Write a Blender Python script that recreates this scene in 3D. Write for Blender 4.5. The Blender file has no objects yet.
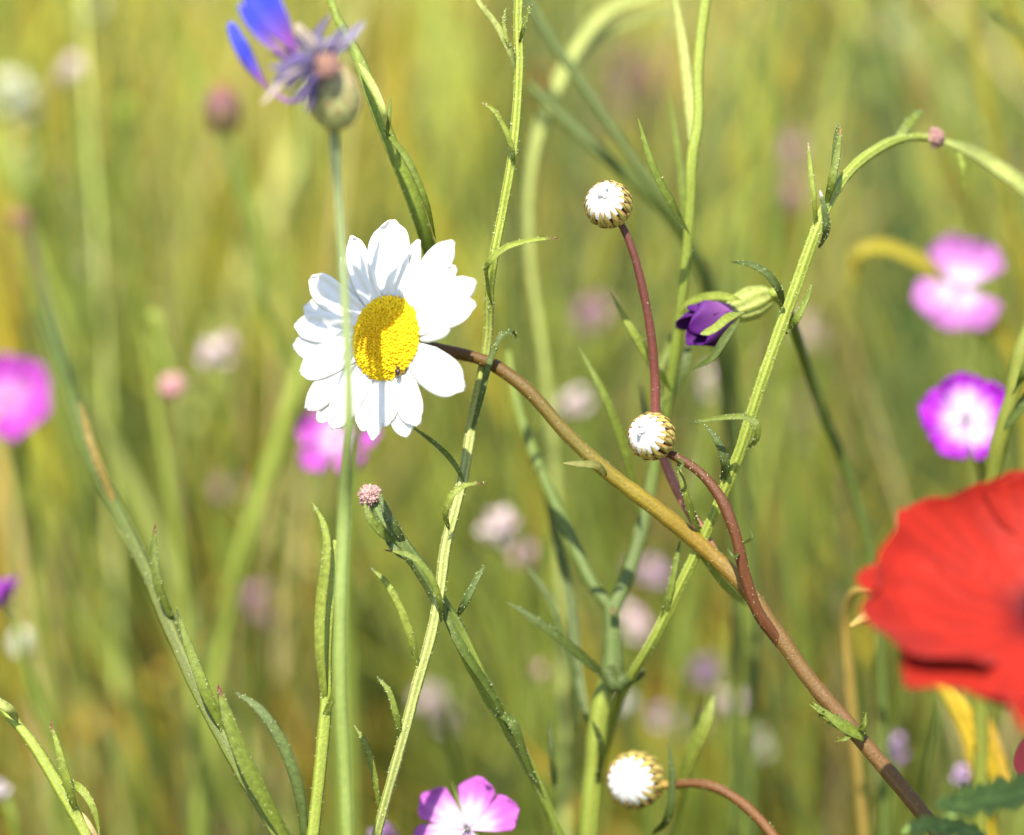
import bpy, math, random
import numpy as np
from mathutils import Vector, noise as mnoise

rng = np.random.default_rng(7)
random.seed(7)
sc = bpy.context.scene
COL = sc.collection
R = math.radians

# ------------------------------------------------------------------ camera
H, PITCH, HFOV, S0 = 0.62, R(20.0), R(20.5), 0.56
cam_d = bpy.data.cameras.new("camera")
cam = bpy.data.objects.new("camera", cam_d); COL.objects.link(cam)
cam.location = (0, 0, H); cam.rotation_euler = (R(90) - PITCH, 0, 0)
cam_d.sensor_width = 36; cam_d.sensor_fit = 'HORIZONTAL'; cam_d.angle = HFOV
cam_d.clip_start = 0.01; cam_d.clip_end = 500
cam_d.dof.use_dof = True; cam_d.dof.focus_distance = S0; cam_d.dof.aperture_fstop = 4.4
cam_d.dof.aperture_blades = 0
sc.camera = cam
RIGHT = np.array([1., 0, 0]); UP = np.array([0, math.sin(PITCH), math.cos(PITCH)])
FWD = np.array([0, math.cos(PITCH), -math.sin(PITCH)]); CAM = np.array([0, 0, H])

# ------------------------------------------------------------------ light
SUN = RIGHT * -0.17 + UP * 0.90 - FWD * 1.0; SUN = SUN / np.linalg.norm(SUN)
world = bpy.data.worlds.new("World"); sc.world = world; world.use_nodes = True
wn = world.node_tree.nodes; wn.clear()
sky = wn.new('ShaderNodeTexSky'); sky.sky_type = 'NISHITA'; sky.sun_disc = False
sky.sun_elevation = math.asin(SUN[2]); sky.sun_rotation = math.atan2(SUN[0], SUN[1])
bg = wn.new('ShaderNodeBackground'); bg.inputs['Strength'].default_value = 0.14
wo = wn.new('ShaderNodeOutputWorld')
world.node_tree.links.new(sky.outputs[0], bg.inputs[0]); world.node_tree.links.new(bg.outputs[0], wo.inputs[0])
sun_d = bpy.data.lights.new("sun", 'SUN'); sun_d.energy = 5.0; sun_d.angle = R(0.53); sun_d.color = (1, 0.935, 0.81)
sun = bpy.data.objects.new("sun", sun_d); COL.objects.link(sun)
sun.rotation_euler = Vector(SUN).to_track_quat('Z', 'Y').to_euler(); sun.location = (-1, -2, 4)
sc.view_settings.view_transform = 'Standard'; sc.view_settings.look = 'None'
sc.view_settings.exposure = 1.13; sc.view_settings.gamma = 1
sc.cycles.use_denoising = True
sc.cycles.max_bounces = 8; sc.cycles.transparent_max_bounces = 4

# ------------------------------------------------------------------ helpers
def nrm(v): return v / (np.linalg.norm(v) + 1e-12)
def P(px, py, dd=0.0):
    d = S0 + dd / 1000.0; w = 2 * d * math.tan(HFOV / 2)
    return CAM + FWD * d + RIGHT * ((px - 512) / 1024 * w) + UP * (-(py - 417.5) / 1024 * w)
def PX(dd=0.0): return 2 * (S0 + dd / 1000.0) * math.tan(HFOV / 2) / 1024     # metres per pixel at that depth
def CV(r, u, t): return nrm(RIGHT * r + UP * u - FWD * t)
def rgb(h):                                                             # sRGB hex -> linear
    c = np.array([int(h[i:i + 2], 16) / 255 for i in (0, 2, 4)])
    return np.where(c <= 0.04045, c / 12.92, ((c + 0.055) / 1.055) ** 2.4)

class MB:
    def __init__(s): s.v = []; s.f = []; s.c = []; s.n = 0
    def add(s, v, f, c):
        v = np.asarray(v, float); c = np.asarray(c, float)
        if c.ndim == 1: c = np.tile(c, (len(v), 1))
        s.v.append(v); s.c.append(c)
        s.f.extend([tuple(int(i) + s.n for i in q) for q in f]); s.n += len(v)
    def build(s, name, mat, parent=None):
        v = np.concatenate(s.v); c = np.concatenate(s.c)
        off = np.zeros(3); p = parent
        while p is not None: off = off + np.array(p.location); p = p.parent
        me = bpy.data.meshes.new(name)
        me.from_pydata((v - off).tolist(), [], s.f)
        a = me.color_attributes.new("Col", 'FLOAT_COLOR', 'POINT')
        a.data.foreach_set("color", np.concatenate([np.clip(c, 0, 1), np.ones((len(c), 1))], 1).astype(np.float32).ravel())
        me.polygons.foreach_set("use_smooth", [True] * len(me.polygons))
        me.materials.append(mat); me.update()
        o = bpy.data.objects.new(name, me); COL.objects.link(o)
        if parent is not None: o.parent = parent
        return o

def tag(o, label=None, cat=None, group=None, kind=None):
    if label: o['label'] = label
    if cat: o['category'] = cat
    if group: o['group'] = group
    if kind: o['kind'] = kind
    return o
def thing(name, label, cat, base, group=None):
    o = bpy.data.objects.new(name, None); COL.objects.link(o)
    o.empty_display_size = 0.01; o.location = tuple(base)
    return tag(o, label, cat, group)

def spline(pts, n):
    """Catmull-Rom through rows of any width; n samples in all."""
    p = np.asarray(pts, float)
    if len(p) == 2: return p[0] + np.linspace(0, 1, n)[:, None] * (p[1] - p[0])
    q = np.vstack([2 * p[0] - p[1], p, 2 * p[-1] - p[-2]])
    m = len(p) - 1; out = []; d = np.maximum(np.linalg.norm(np.diff(p[:, :3], axis=0), axis=1), 1e-9)
    v = np.diff(p, axis=0) / d[:, None]; T = [v[0]] + [(v[i - 1] * d[i] + v[i] * d[i - 1]) / (d[i] + d[i - 1]) for i in range(1, m)] + [v[-1]]
    for s in np.linspace(0, m, n):
        i = min(int(s), m - 1); t = s - i; t2, t3 = t * t, t * t * t
        out.append((2 * t3 - 3 * t2 + 1) * p[i] + (t3 - 2 * t2 + t) * d[i] * T[i] + (3 * t2 - 2 * t3) * p[i + 1] + (t3 - t2) * d[i] * T[i + 1])
    return np.array(out)
def tang(p):
    t = np.gradient(p, axis=0); return t / (np.linalg.norm(t, axis=1)[:, None] + 1e-12)

def tube(mb, p, rad, cols, sides=12, rib=0.0, ribs=5, wob=0.0):
    p = np.asarray(p); n = len(p); t = tang(p)
    rad = np.broadcast_to(np.asarray(rad, float), (n,)).copy()
    cols = np.asarray(cols, float)
    if cols.ndim == 1: cols = np.tile(cols, (n, 1))
    u = nrm(np.cross(t[0], [0.31, 0.2, 0.9])); ph = np.arange(sides) * 2 * math.pi / sides
    if wob: rad *= 1 + wob * np.array([mnoise.noise(Vector(q * 260)) for q in p])
    V = []; C = []
    for i in range(n):
        u = nrm(u - t[i] * np.dot(u, t[i])); b = np.cross(t[i], u)
        prof = 1 + rib * np.cos(ribs * ph)
        V.append(p[i] + rad[i] * prof[:, None] * (np.cos(ph)[:, None] * u + np.sin(ph)[:, None] * b))
        C.append(cols[i] * (1 + 2.4 * rib * np.cos(ribs * ph))[:, None])
    V = np.concatenate(V + [p[:1], p[-1:]]); C = np.concatenate(C + [cols[:1], cols[-1:]])
    F = [(i * sides + j, i * sides + (j + 1) % sides, (i + 1) * sides + (j + 1) % sides, (i + 1) * sides + j)
         for i in range(n - 1) for j in range(sides)]
    F += [(n * sides, (j + 1) % sides, j) for j in range(sides)]
    m = (n - 1) * sides
    F += [(n * sides + 1, m + j, m + (j + 1) % sides) for j in range(sides)]
    mb.add(V, F, C)

def hairs(mb, p, rad, count, length, width, col, upto=1.0):
    p = np.asarray(p); t = tang(p); n = int(len(p) * upto); rad = np.broadcast_to(rad, (len(p),))
    for _ in range(count):
        s = random.random() * max(n - 1.01, 0.5); i = int(s); f = s - i; j = min(i + 1, len(p) - 1)
        c = p[i] * (1 - f) + p[j] * f; r = rad[i] * (1 - f) + rad[j] * f
        o = nrm(np.cross(t[i], rng.normal(size=3))); l = length * random.uniform(.5, 1.25); w = width * random.uniform(.6, 1.2)
        o2 = nrm(o + t[i] * random.uniform(-.5, .5) ); b = np.cross(o, t[i]); a = c + o * r * .9
        mb.add([a + t[i] * w, a + (-.5 * t[i] + .87 * b) * w, a + (-.5 * t[i] - .87 * b) * w, a + o2 * (l + r * .1)],
               [(0, 1, 3), (1, 2, 3), (2, 0, 3)], col)

def leaf_shape(mb, p, half, cols, facing, thick=0.12, fold=0.35, across=10, tooth=0.0, teeth=0):
    """A solid blade swept along p; half = half widths."""
    p = np.asarray(p); n = len(p); t = tang(p); half = np.asarray(half, float)
    cols = np.asarray(cols, float)
    if cols.ndim == 1: cols = np.tile(cols, (n, 1))
    ph = np.arange(across) * 2 * math.pi / across; cx, sy = np.cos(ph), np.sin(ph)
    facing = np.asarray(facing, float); V = []; C = []
    for i in range(n):
        N = nrm((facing if facing.ndim == 1 else facing[i]) - t[i] * np.dot(facing if facing.ndim == 1 else facing[i], t[i]))
        B = np.cross(t[i], N); w = half[i]
        V.append(p[i] + w * cx[:, None] * B + (w * thick * sy + fold * w * np.abs(cx) - fold * w * .4)[:, None] * N)
        C.append(cols[i] * (1.25 - .45 * np.abs(cx) ** .5)[:, None])       # pale midrib
    V = np.concatenate(V); C = np.concatenate(C)
    F = [(i * across + j, i * across + (j + 1) % across, (i + 1) * across + (j + 1) % across, (i + 1) * across + j)
         for i in range(n - 1) for j in range(across)]
    F += [tuple(range(across))[::-1], tuple(range((n - 1) * across, n * across))]
    mb.add(V, F, C)

def sheet(mb, G, C, thick):
    """A grid of points (nu, nv, 3) given real thickness."""
    nu, nv = G.shape[:2]
    N = np.cross(np.gradient(G, axis=0), np.gradient(G, axis=1)); N /= np.linalg.norm(N, axis=2)[..., None] + 1e-15
    T = (G + N * thick / 2).reshape(-1, 3); B = (G - N * thick / 2).reshape(-1, 3); m = nu * nv
    F = []
    for i in range(nu - 1):
        for j in range(nv - 1):
            a, b, c, d = i * nv + j, i * nv + j + 1, (i + 1) * nv + j + 1, (i + 1) * nv + j
            F += [(a, d, c, b), (a + m, b + m, c + m, d + m)]
    e = [i for i in range(nv)] + [i * nv + nv - 1 for i in range(1, nu)] + [(nu - 1) * nv + j for j in range(nv - 2, -1, -1)] + [i * nv for i in range(nu - 2, 0, -1)]
    for a, b in zip(e, e[1:] + e[:1]): F.append((a, b, b + m, a + m))
    C = np.broadcast_to(C, (nu, nv, 3)).reshape(-1, 3)
    mb.add(np.vstack([T, B]), F, np.vstack([C, C]))

def petal_grid(base, tip, normal, w, prof, bend=0.0, cup=0.0, groove=0.0, ng=2, notch=0.0, round_=0.2, nu=16, nv=11, twist=0.0, wave=0.0, seed=0):
    d = tip - base; L = np.linalg.norm(d); d = d / L; N = nrm(normal - d * np.dot(normal, d)); S = np.cross(d, N)
    u = np.linspace(0, 1, nu)[:, None]; v = np.linspace(-1, 1, nv)[None, :]
    Lv = 1 - round_ * np.abs(v) ** 2.4 - notch * (np.cos(v * math.pi * ng) * .5 + .5)
    uu = u * (1 - (u ** 2) * (1 - Lv)); ww = w * np.interp(u, *prof)
    h = bend * L * np.sin(math.pi * u ** 1.0) * .5 + cup * w * v ** 2 + groove * w * np.cos(v * math.pi * (ng + .5)) * np.clip(u * 4, 0, 1) + twist * v * w * u
    if wave: h = h + wave * L * u ** 2 * np.sin(v * 4.1 + seed) * .5 + wave * L * .4 * u * np.sin(u * 7 + seed * 2 + v * 2)
    return base + uu[..., None] * L * d + (v * ww)[..., None] * S + h[..., None] * N

# ------------------------------------------------------------------ materials
def mat_plant(name, rough=0.5, trans=0.25, noise_scale=900, noise_amt=0.35, bump=0.3, bscale=1500, sheen=0.0, spec=0.4, stretch=(1, 1, 1)):
    m = bpy.data.materials.new(name); m.use_nodes = True; nt = m.node_tree; n = nt.nodes; n.clear(); L = nt.links.new
    at = n.new('ShaderNodeAttribute'); at.attribute_name = "Col"
    tc = n.new('ShaderNodeTexCoord'); mp = n.new('ShaderNodeMapping'); mp.inputs['Scale'].default_value = stretch
    L(tc.outputs['Object'], mp.inputs[0])
    nz = n.new('ShaderNodeTexNoise'); nz.inputs['Scale'].default_value = noise_scale; nz.inputs['Detail'].default_value = 4
    L(mp.outputs[0], nz.inputs['Vector'])
    mr = n.new('ShaderNodeMapRange'); mr.inputs['To Min'].default_value = 1 - noise_amt; mr.inputs['To Max'].default_value = 1 + noise_amt
    mr.inputs['From Min'].default_value = .25; mr.inputs['From Max'].default_value = .75
    L(nz.outputs['Fac'], mr.inputs['Value'])
    mul = n.new('ShaderNodeVectorMath'); mul.operation = 'MULTIPLY'
    L(at.outputs['Color'], mul.inputs[0]); L(mr.outputs[0], mul.inputs[1])
    b = n.new('ShaderNodeBsdfPrincipled'); b.inputs['Roughness'].default_value = rough; b.inputs['Specular IOR Level'].default_value = spec
    b.inputs['Sheen Weight'].default_value = sheen
    L(mul.outputs[0], b.inputs['Base Color'])
    if bump:
        n2 = n.new('ShaderNodeTexNoise'); n2.inputs['Scale'].default_value = bscale; n2.inputs['Detail'].default_value = 3
        L(mp.outputs[0], n2.inputs['Vector'])
        bp = n.new('ShaderNodeBump'); bp.inputs['Strength'].default_value = bump; bp.inputs['Distance'].default_value = 0.0004
        L(n2.outputs['Fac'], bp.inputs['Height']); L(bp.outputs[0], b.inputs['Normal'])
    out = n.new('ShaderNodeOutputMaterial')
    if trans:
        tr = n.new('ShaderNodeBsdfTranslucent'); L(mul.outputs[0], tr.inputs['Color'])
        mx = n.new('ShaderNodeMixShader'); mx.inputs[0].default_value = trans
        L(b.outputs[0], mx.inputs[1]); L(tr.outputs[0], mx.inputs[2]); L(mx.outputs[0], out.inputs[0])
    else: L(b.outputs[0], out.inputs[0])
    return m
M_STEM = mat_plant("stem_skin", .5, .15, 1800, .2, .45, 2600, spec=.3)
M_LEAF = mat_plant("leaf_skin", .5, .35, 900, .28, .4, 2200, spec=.25)
M_GRASS = mat_plant("grass_skin", .5, .38, 60, .25, 0, spec=.25)
M_PETAL = mat_plant("petal_skin", .6, .35, 600, .08, .12, 1200, spec=.2)
M_WHITE = mat_plant("white_petal_skin", .55, .3, 500, .03, .15, 1500, spec=.25)
M_DISC = mat_plant("disc_floret_skin", .6, .15, 2500, .15, .2, 3000, spec=.2)
M_POPPY = mat_plant("poppy_petal_skin", .55, .4, 160, .16, .5, 420, sheen=.1, spec=.2)
M_HEAD = mat_plant("flower_head_skin", .6, .15, 1500, .3, .3, 2600)
M_BUG = mat_plant("beetle_shell", .25, 0, 2000, .2, 0)

def mat_ground():
    m = bpy.data.materials.new("meadow_soil"); m.use_nodes = True; nt = m.node_tree; n = nt.nodes; L = nt.links.new
    b = n['Principled BSDF']; b.inputs['Roughness'].default_value = .95
    tc = n.new('ShaderNodeTexCoord'); nz = n.new('ShaderNodeTexNoise'); nz.inputs['Scale'].default_value = 6; nz.inputs['Detail'].default_value = 10; nz.inputs['Roughness'].default_value = .7
    L(tc.outputs['Object'], nz.inputs['Vector'])
    r = n.new('ShaderNodeValToRGB'); e = r.color_ramp.elements
    e[0].position = .3; e[0].color = (.08, .085, .018, 1); e[1].position = .72; e[1].color = (.30, .22, .06, 1)
    x = e.new(.5); x.color = (.17, .16, .03, 1)
    L(nz.outputs['Fac'], r.inputs[0]); L(r.outputs[0], b.inputs['Base Color'])
    bp = n.new('ShaderNodeBump'); bp.inputs['Distance'].default_value = .02; L(nz.outputs['Fac'], bp.inputs['Height']); L(bp.outputs[0], b.inputs['Normal'])
    return m

# colours (albedo, linear)
G_LITE = np.array([.25, .30, .045]); G_MID = np.array([.155, .20, .028]); G_DARK = np.array([.070, .098, .018]); G_BLUE = np.array([.105, .145, .038])
G_PALE = np.array([.38, .42, .12]); G_YEL = np.array([.33, .29, .022]); OCHRE = np.array([.36, .24, .03]); STRAW = np.array([.46, .36, .16])
RED_ST = np.array([.13, .035, .022]); BROWN = np.array([.085, .036, .010]); TIP_RED = np.array([.14, .025, .03])
WHITE = np.array([.80, .80, .78]); MAG = np.array([.58, .09, .55]); PALEP = np.array([.78, .50, .62]); YEL = np.array([.80, .50, .005])
HAIR = np.array([.6, .66, .35])

def W(rows):
    """pixel rows (px, py, dd[, half width px]) -> world rows x, y, z, r"""
    out = []
    for q in rows:
        dd = q[2] if len(q) > 2 else 0
        out.append(list(P(q[0], q[1], dd)) + [(q[3] if len(q) > 3 else 5) * PX(dd)])
    return out
def rooted(rows, spread=.3):
    """continue a stem that leaves the picture down to the ground"""
    w = W(rows); a, b = np.array(w[-2][:3]), np.array(w[-1][:3]); t = nrm(b - a)
    if t[2] > -.5: t = nrm(np.array([t[0], t[1], -.5 - abs(t[2])]))
    h = b[2]; hx = t[:2] / abs(t[2])
    hx = hx * min(1, .55 / (np.linalg.norm(hx) + 1e-9))
    w.append([b[0] + hx[0] * h * .45, b[1] + hx[1] * h * .45, h * .5, w[-1][3] * 1.05])
    w.append([b[0] + hx[0] * h * .65, b[1] + hx[1] * h * .65, -.004, w[-1][3] * 1.1])
    return w
def colgrad(n, stops):
    """stops [(t, colour)]"""
    ts = [s[0] for s in stops]; x = np.linspace(0, 1, n)
    return np.stack([np.interp(x, ts, [s[1][k] for s in stops]) for k in range(3)], 1)

SLIM = {}
def stem(parent, rows, cols, name='stem', ground=True, n=None, sides=12, rib=.0, ribs=5, hair=0, hl=.00045, hw=.00009, hcol=HAIR, wob=.11, mat=None, upto=None):
    k = SLIM.get(parent.name, 1); rows = [tuple(q[:3]) + ((q[3] if len(q) > 3 else 5) * k,) for q in rows]
    w = rooted(rows) if ground else W(rows)
    n = n or max(14, 9 * len(w)); s = spline(w, n); p, r = s[:, :3], np.maximum(s[:, 3], .0001)
    if isinstance(cols, list): cols = colgrad(n, cols)
    mb = MB(); tube(mb, p, r, cols, sides, rib, ribs, wob)
    if hair: hairs(mb, p, r, hair, hl, hw, hcol, upto or (len(rows) / len(w) if ground else 1))
    return mb.build(name, mat or M_STEM, parent)
def leaf(parent, rows, col, tip=None, name='leaf', w=5, facing=None, base=.5, n=22, hair=0, fold=.3, thick=.07, mat=None):
    """rows run from the base to the tip; w half width in px"""
    rows = [(rows[0][0], rows[0][1], (rows[0][2] if len(rows[0]) > 2 else 0) + (1.6 if hair else 0))] + list(rows[1:])
    s = spline(W(rows), n)[:, :3]; u = np.linspace(0, 1, n); px = PX(rows[0][2]) * min(1, SLIM.get(parent.name, 1) * 1.12)
    half = w * px * np.maximum(np.interp(u, [0, .05, .14, .35, .7, .92, 1], [base * .25, base * .7, .78, 1, .78, .32, .03]), .02)
    c = colgrad(n, [(0, col), (.86, col), (.95, tip if tip is not None else col), (1, tip if tip is not None else col)])
    mb = MB(); leaf_shape(mb, s, half, c, facing if facing is not None else CV(random.uniform(-.4, .4), random.uniform(-.1, .5), 1), thick, fold)
    if hair: hairs(mb, s, half * .95, hair * 2, .0004, .0001, HAIR)
    return mb.build(name, mat or M_LEAF, parent)

exec_order = []
# ------------------------------------------------------------------ setting: ground and grass
def ground():
    mb = MB(); n = 61
    g = np.concatenate([-np.geomspace(200, .1, 30), [0], np.geomspace(.1, 200, 30)])
    X, Y = np.meshgrid(g, g + 1.0, indexing='ij')
    Z = .012 * np.sin(X * 7 + 1) * np.cos(Y * 6) * np.exp(-(X ** 2 + Y ** 2) / 60)
    Z = Z - .012
    V = np.stack([X, Y, Z], -1).reshape(-1, 3)
    F = [(i * n + j, (i + 1) * n + j, (i + 1) * n + j + 1, i * n + j + 1) for i in range(n - 1) for j in range(n - 1)]
    mb.add(V, F, [.1, .1, .03])
    tag(mb.build('ground', mat_ground()), kind='structure')
ground()

def snoise(x, y, s, o=0): return mnoise.noise(Vector((x * s + o, y * s - o, o * 1.7)))
def grass_field(name, label, N, region, palette, hrange, wrange, seed, lean=-.28, tuft=0):
    r = np.random.default_rng(seed); k = 7
    x0, x1, y0, y1 = region
    x = r.uniform(x0, x1, N); y = y0 + (y1 - y0) * r.uniform(0, 1, N) ** 1.0
    if tuft:                                                                    # blades of one plant stand close together
        tx, ty = x[::tuft].copy(), y[::tuft].copy(); ti = np.arange(N) // tuft
        x = tx[ti] + r.normal(0, .016, N); y = np.maximum(ty[ti] + r.normal(0, .016, N), y0)
    h = r.uniform(*hrange, N) * (.8 + .4 * np.array([snoise(a, b, 3.1, seed) for a, b in zip(x, y)]))
    zb = .62 - np.maximum(y, 0) * math.tan(R(30.5))                            # keep the space between lens and flowers open
    near = (y < (.60 if name == 'fine_grass' else .74)); h = np.where(near, np.minimum(h, np.maximum(zb - .05, .04) * r.uniform(.5, 1, N)), h)
    near = (np.abs(x) < .25) & (y < .05); h = np.where(near, np.minimum(h, .25), h)
    u = np.linspace(0, 1, k)[None, :]
    la = lean + r.normal(0, .22, N); lb = r.normal(0, .2, N); cur = np.clip(r.normal(0, .35, N), -.6, .6); cur2 = r.normal(0, .25, N)
    if name == 'fine_grass': cur *= .6; cur2 = np.abs(cur2) * .6; lb = np.abs(lb)
    if tuft: la = lean + r.normal(0, .34, len(tx))[ti] + r.normal(0, .10, N)
    lim = np.where(y < .74, .35 if name != 'fine_grass' else .45, 1.0)
    cx = x[:, None] + (h * la * lim)[:, None] * u + (h * cur * lim)[:, None] * u ** 2.5
    cy = y[:, None] + (h * lb * lim)[:, None] * u + (h * cur2 * lim)[:, None] * u ** 2.5
    cz = h[:, None] * (u - .12 * np.abs(cur)[:, None] * u ** 2)
    C = np.stack([cx, cy, cz], -1)
    ya = r.uniform(-1.0, 1.0, N); side = np.stack([np.cos(ya), np.sin(ya), np.zeros(N)], -1)[:, None, :]
    w = (r.uniform(.3, 1, N) ** 2 * wrange[1] + wrange[0])[:, None] * np.interp(u, [0, .3, .75, 1], [.7, 1, .7, .06])
    A = C - side * w[..., None]; B = C + side * w[..., None]
    V = np.stack([A, B], 2).reshape(-1, 3)
    F = (np.arange(N)[:, None, None] * 2 * k + np.arange(k - 1)[None, :, None] * 2 + np.array([0, 1, 3, 2])[None, None, :]).reshape(-1, 4)
    pal = np.array(palette); nf = np.array([snoise(a, b, 3.6, seed + 3) + .6 * snoise(a, b, 9, seed) for a, b in zip(x, y)])
    idx = np.clip((nf * 1.15 + .47 + np.clip(-x / np.maximum(y, .8) * 1.1, -.1, .17) + r.normal(0, .11, N)) * len(pal), 0, len(pal) - 1).astype(int)
    if tuft:
        tn = np.array([snoise(a, b, 3.6, seed + 3) + .5 * snoise(a, b, 9, seed) for a, b in zip(tx, ty)]) * .9 + .47 + np.clip(-tx / np.maximum(ty, .8) * 1.4, -.08, .24) + .06 + r.normal(0, .26, len(tx))
        idx = np.clip((tn[ti] + r.normal(0, .06, N)) * len(pal), 0, len(pal) - 1).astype(int)
    c = pal[idx] * r.uniform(.75, 1.3, N)[:, None]
    if tuft: c = c * (r.uniform(.35, 1.75, len(tx)))[ti][:, None]
    c = c + np.array([.008, .006, .026]) * np.clip(.3 + x * 2.2 / np.maximum(y, .8), 0, 1)[:, None]      # greyer kinds of grass grow on the right
    cc = np.repeat(c, 2 * k, 0)
    me = bpy.data.meshes.new(name)
    me.vertices.add(len(V)); me.vertices.foreach_set("co", V.astype(np.float32).ravel())
    me.loops.add(F.size); me.loops.foreach_set("vertex_index", F.astype(np.int32).ravel())
    me.polygons.add(len(F)); me.polygons.foreach_set("loop_start", np.arange(0, F.size, 4, dtype=np.int32)); me.polygons.foreach_set("loop_total", np.full(len(F), 4, dtype=np.int32))
    me.update(calc_edges=True)
    a = me.color_attributes.new("Col", 'FLOAT_COLOR', 'POINT')
    a.data.foreach_set("color", np.concatenate([np.clip(cc, 0, 1), np.ones((len(cc), 1))], 1).astype(np.float32).ravel())
    me.polygons.foreach_set("use_smooth", [True] * len(me.polygons)); me.materials.append(M_GRASS)
    o = bpy.data.objects.new(name, me); COL.objects.link(o); tag(o, label, 'grass', kind='stuff')
WARM = np.array([1.13, 1.07, .95])
PAL = [G_DARK * .9, G_DARK * 1.5, G_MID * .9, G_MID * 1.1, G_LITE * .8, G_LITE * .95, G_LITE * 1.1, G_LITE * [1.25, 1.15, 1], G_YEL * [.95, 1.1, 1], G_YEL * [1.15, 1.2, 1], G_YEL * [1.35, 1.2, 1], OCHRE * 1.3, OCHRE * [1.4, 1.2, 1.2]]
PAL = [np.array(q) * WARM for q in PAL]
grass_field('meadow_grass', 'yellow green meadow grass filling the blurred field behind the flowers', 17000, (-1.1, 1.1, .78, 2.2), PAL, (.22, .47), (.0006, .0026), 3, tuft=22)
grass_field('fine_grass', 'thin scattered grass blades standing just behind the flowers', 3200, (-.7, .7, .765, 1.3), [G_DARK, G_DARK * 1.3, G_BLUE] + PAL[1:] + [G_PALE, G_PALE * 1.1, STRAW], (.42, .70), (.0004, .0024), 21, -.16, tuft=6)
grass_field('fine_grass', 'slender loose grass blades standing nearest behind the flowers', 420, (-.3, .3, .65, .80), [G_DARK, G_DARK * 1.3, G_BLUE, G_MID, G_MID, G_LITE * .8, G_LITE, G_YEL, G_PALE, OCHRE, STRAW], (.40, .68), (.0003, .0010), 41, -.1, tuft=3)
grass_field('distant_grass', 'olive green grass at the back of the blurred meadow', 22000, (-4, 4, 2.0, 9), PAL, (.25, .5), (.0015, .005), 5, tuft=16)
grass_field('low_grass', 'short green undergrowth beneath the flower stems', 7000, (-1.3, 1.3, -.5, .95), [G_DARK, G_MID, G_MID, G_LITE, G_YEL], (.08, .22), (.001, .0025), 9)

def seed_heads(N):
    r = np.random.default_rng(31); mb = MB()
    oc = np.array([(1, 0, 0), (-1, 0, 0), (0, 1, 0), (0, -1, 0), (0, 0, 1), (0, 0, -1)], float); F = [(0, 2, 4), (2, 1, 4), (1, 3, 4), (3, 0, 4), (2, 0, 5), (1, 2, 5), (3, 1, 5), (0, 3, 5)]
    cols = [STRAW * 1.2, np.array([.7, .62, .4]), np.array([.65, .45, .45]), G_PALE, np.array([.6, .5, .08]), np.array([.8, .78, .68]), np.array([.8, .78, .68])]
    for _ in range(N):
        y = r.uniform(.82, 3.2); x = r.uniform(-.45, .45) * y; z = r.uniform(.1, .45); c = cols[r.integers(len(cols))]; m = r.integers(2, 7); lean = r.normal(0, .3)
        for k in range(m):
            q = np.array([x + lean * k * .004 + r.normal(0, .0012), y + r.normal(0, .001), z + k * .0042]); mb.add(q + oc * [.0015, .0015, .0026] * r.uniform(.7, 1.5), F, c * r.uniform(.8, 1.2))
        mb.add([[x - .0006, y, z], [x + .0006, y, z], [x + .02, y + .01, -.005], [x + .0185, y + .01, -.005]], [(0, 1, 2, 3)], G_MID)
    tag(mb.build('seed_head_grass', M_GRASS), 'tiny pale seed heads scattered through the blurred meadow grass', 'grass', kind='stuff')
seed_heads(1300)

# ------------------------------------------------------------------ the white daisy plant
D_N = CV(-.62, .12, .78)
D_C = P(387, 338, -2)
def on_daisy(px, py, lift=0.0):
    d = P(px, py, 0) - CAM; t = np.dot(D_C - CAM, D_N) / np.dot(d, D_N)
    return CAM + d * t + D_N * lift
def dome_florets(mb, centre, axis, rad, height, count, col_in, col_out, size):
    a = nrm(np.cross(axis, [0, 0, 1])); b = np.cross(axis, a); ga = math.pi * (3 - 5 ** .5)
    base = [(0, 0, 1)] + [(math.cos(k * math.pi / 3), math.sin(k * math.pi / 3), .35) for k in range(6)] + [(1.05 * math.cos(k * math.pi / 3 + .5), 1.05 * math.sin(k * math.pi / 3 + .5), -.6) for k in range(6)]
    base = np.array(base); F = [(0, 1 + k, 1 + (k + 1) % 6) for k in range(6)] + [(1 + k, 7 + k, 7 + (k + 1) % 6, 1 + (k + 1) % 6) for k in range(6)]
    for k in range(count):
        q = min(1, math.sqrt((k + .5) / count) * random.uniform(.985, 1.015)); ang = k * ga + random.uniform(-.02, .02) / max(q, .2)
        o = a * math.cos(ang) + b * math.sin(ang); z = height * (1 - q ** 2.4)
        n = nrm(axis + o * q ** 2 * 1.1 * height / rad * 2)
        e1 = nrm(np.cross(n, [0.3, .5, .2])); e2 = np.cross(n, e1)
        s = size * random.uniform(.72, 1.25) * (.9 if q < .6 else 1.15); hgt = s * (1.0 + (1.0 if q > .55 else .2) * random.uniform(.4, 1.1))
        c = centre + o * rad * q + axis * z
        v = c + base[:, :1] * s * e1 + base[:, 1:2] * s * e2 + base[:, 2:] * hgt * n
        cc = (np.array(col_in) * (1 - q) + np.array(col_out) * q) * random.uniform(.85, 1.12)
        mb.add(v, F, np.clip(cc * np.r_[1.06, np.full(6, 1.0), np.full(6, .92)][:, None], 0, 1))
    # the receptacle the florets sit on
    rows = []
    for i in range(9):
        q = i / 8; rows.append([centre + axis * (height * (1 - q ** 2.4) - size * .55) + (a * math.cos(t) + b * math.sin(t)) * rad * q for t in np.linspace(0, 2 * math.pi, 25)[:-1]])
    V = np.concatenate(rows); F = [(i * 24 + j, i * 24 + (j + 1) % 24, (i + 1) * 24 + (j + 1) % 24, (i + 1) * 24 + j) for i in range(8) for j in range(24)]
    mb.add(V, F, np.array(col_out) * .9)

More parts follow.
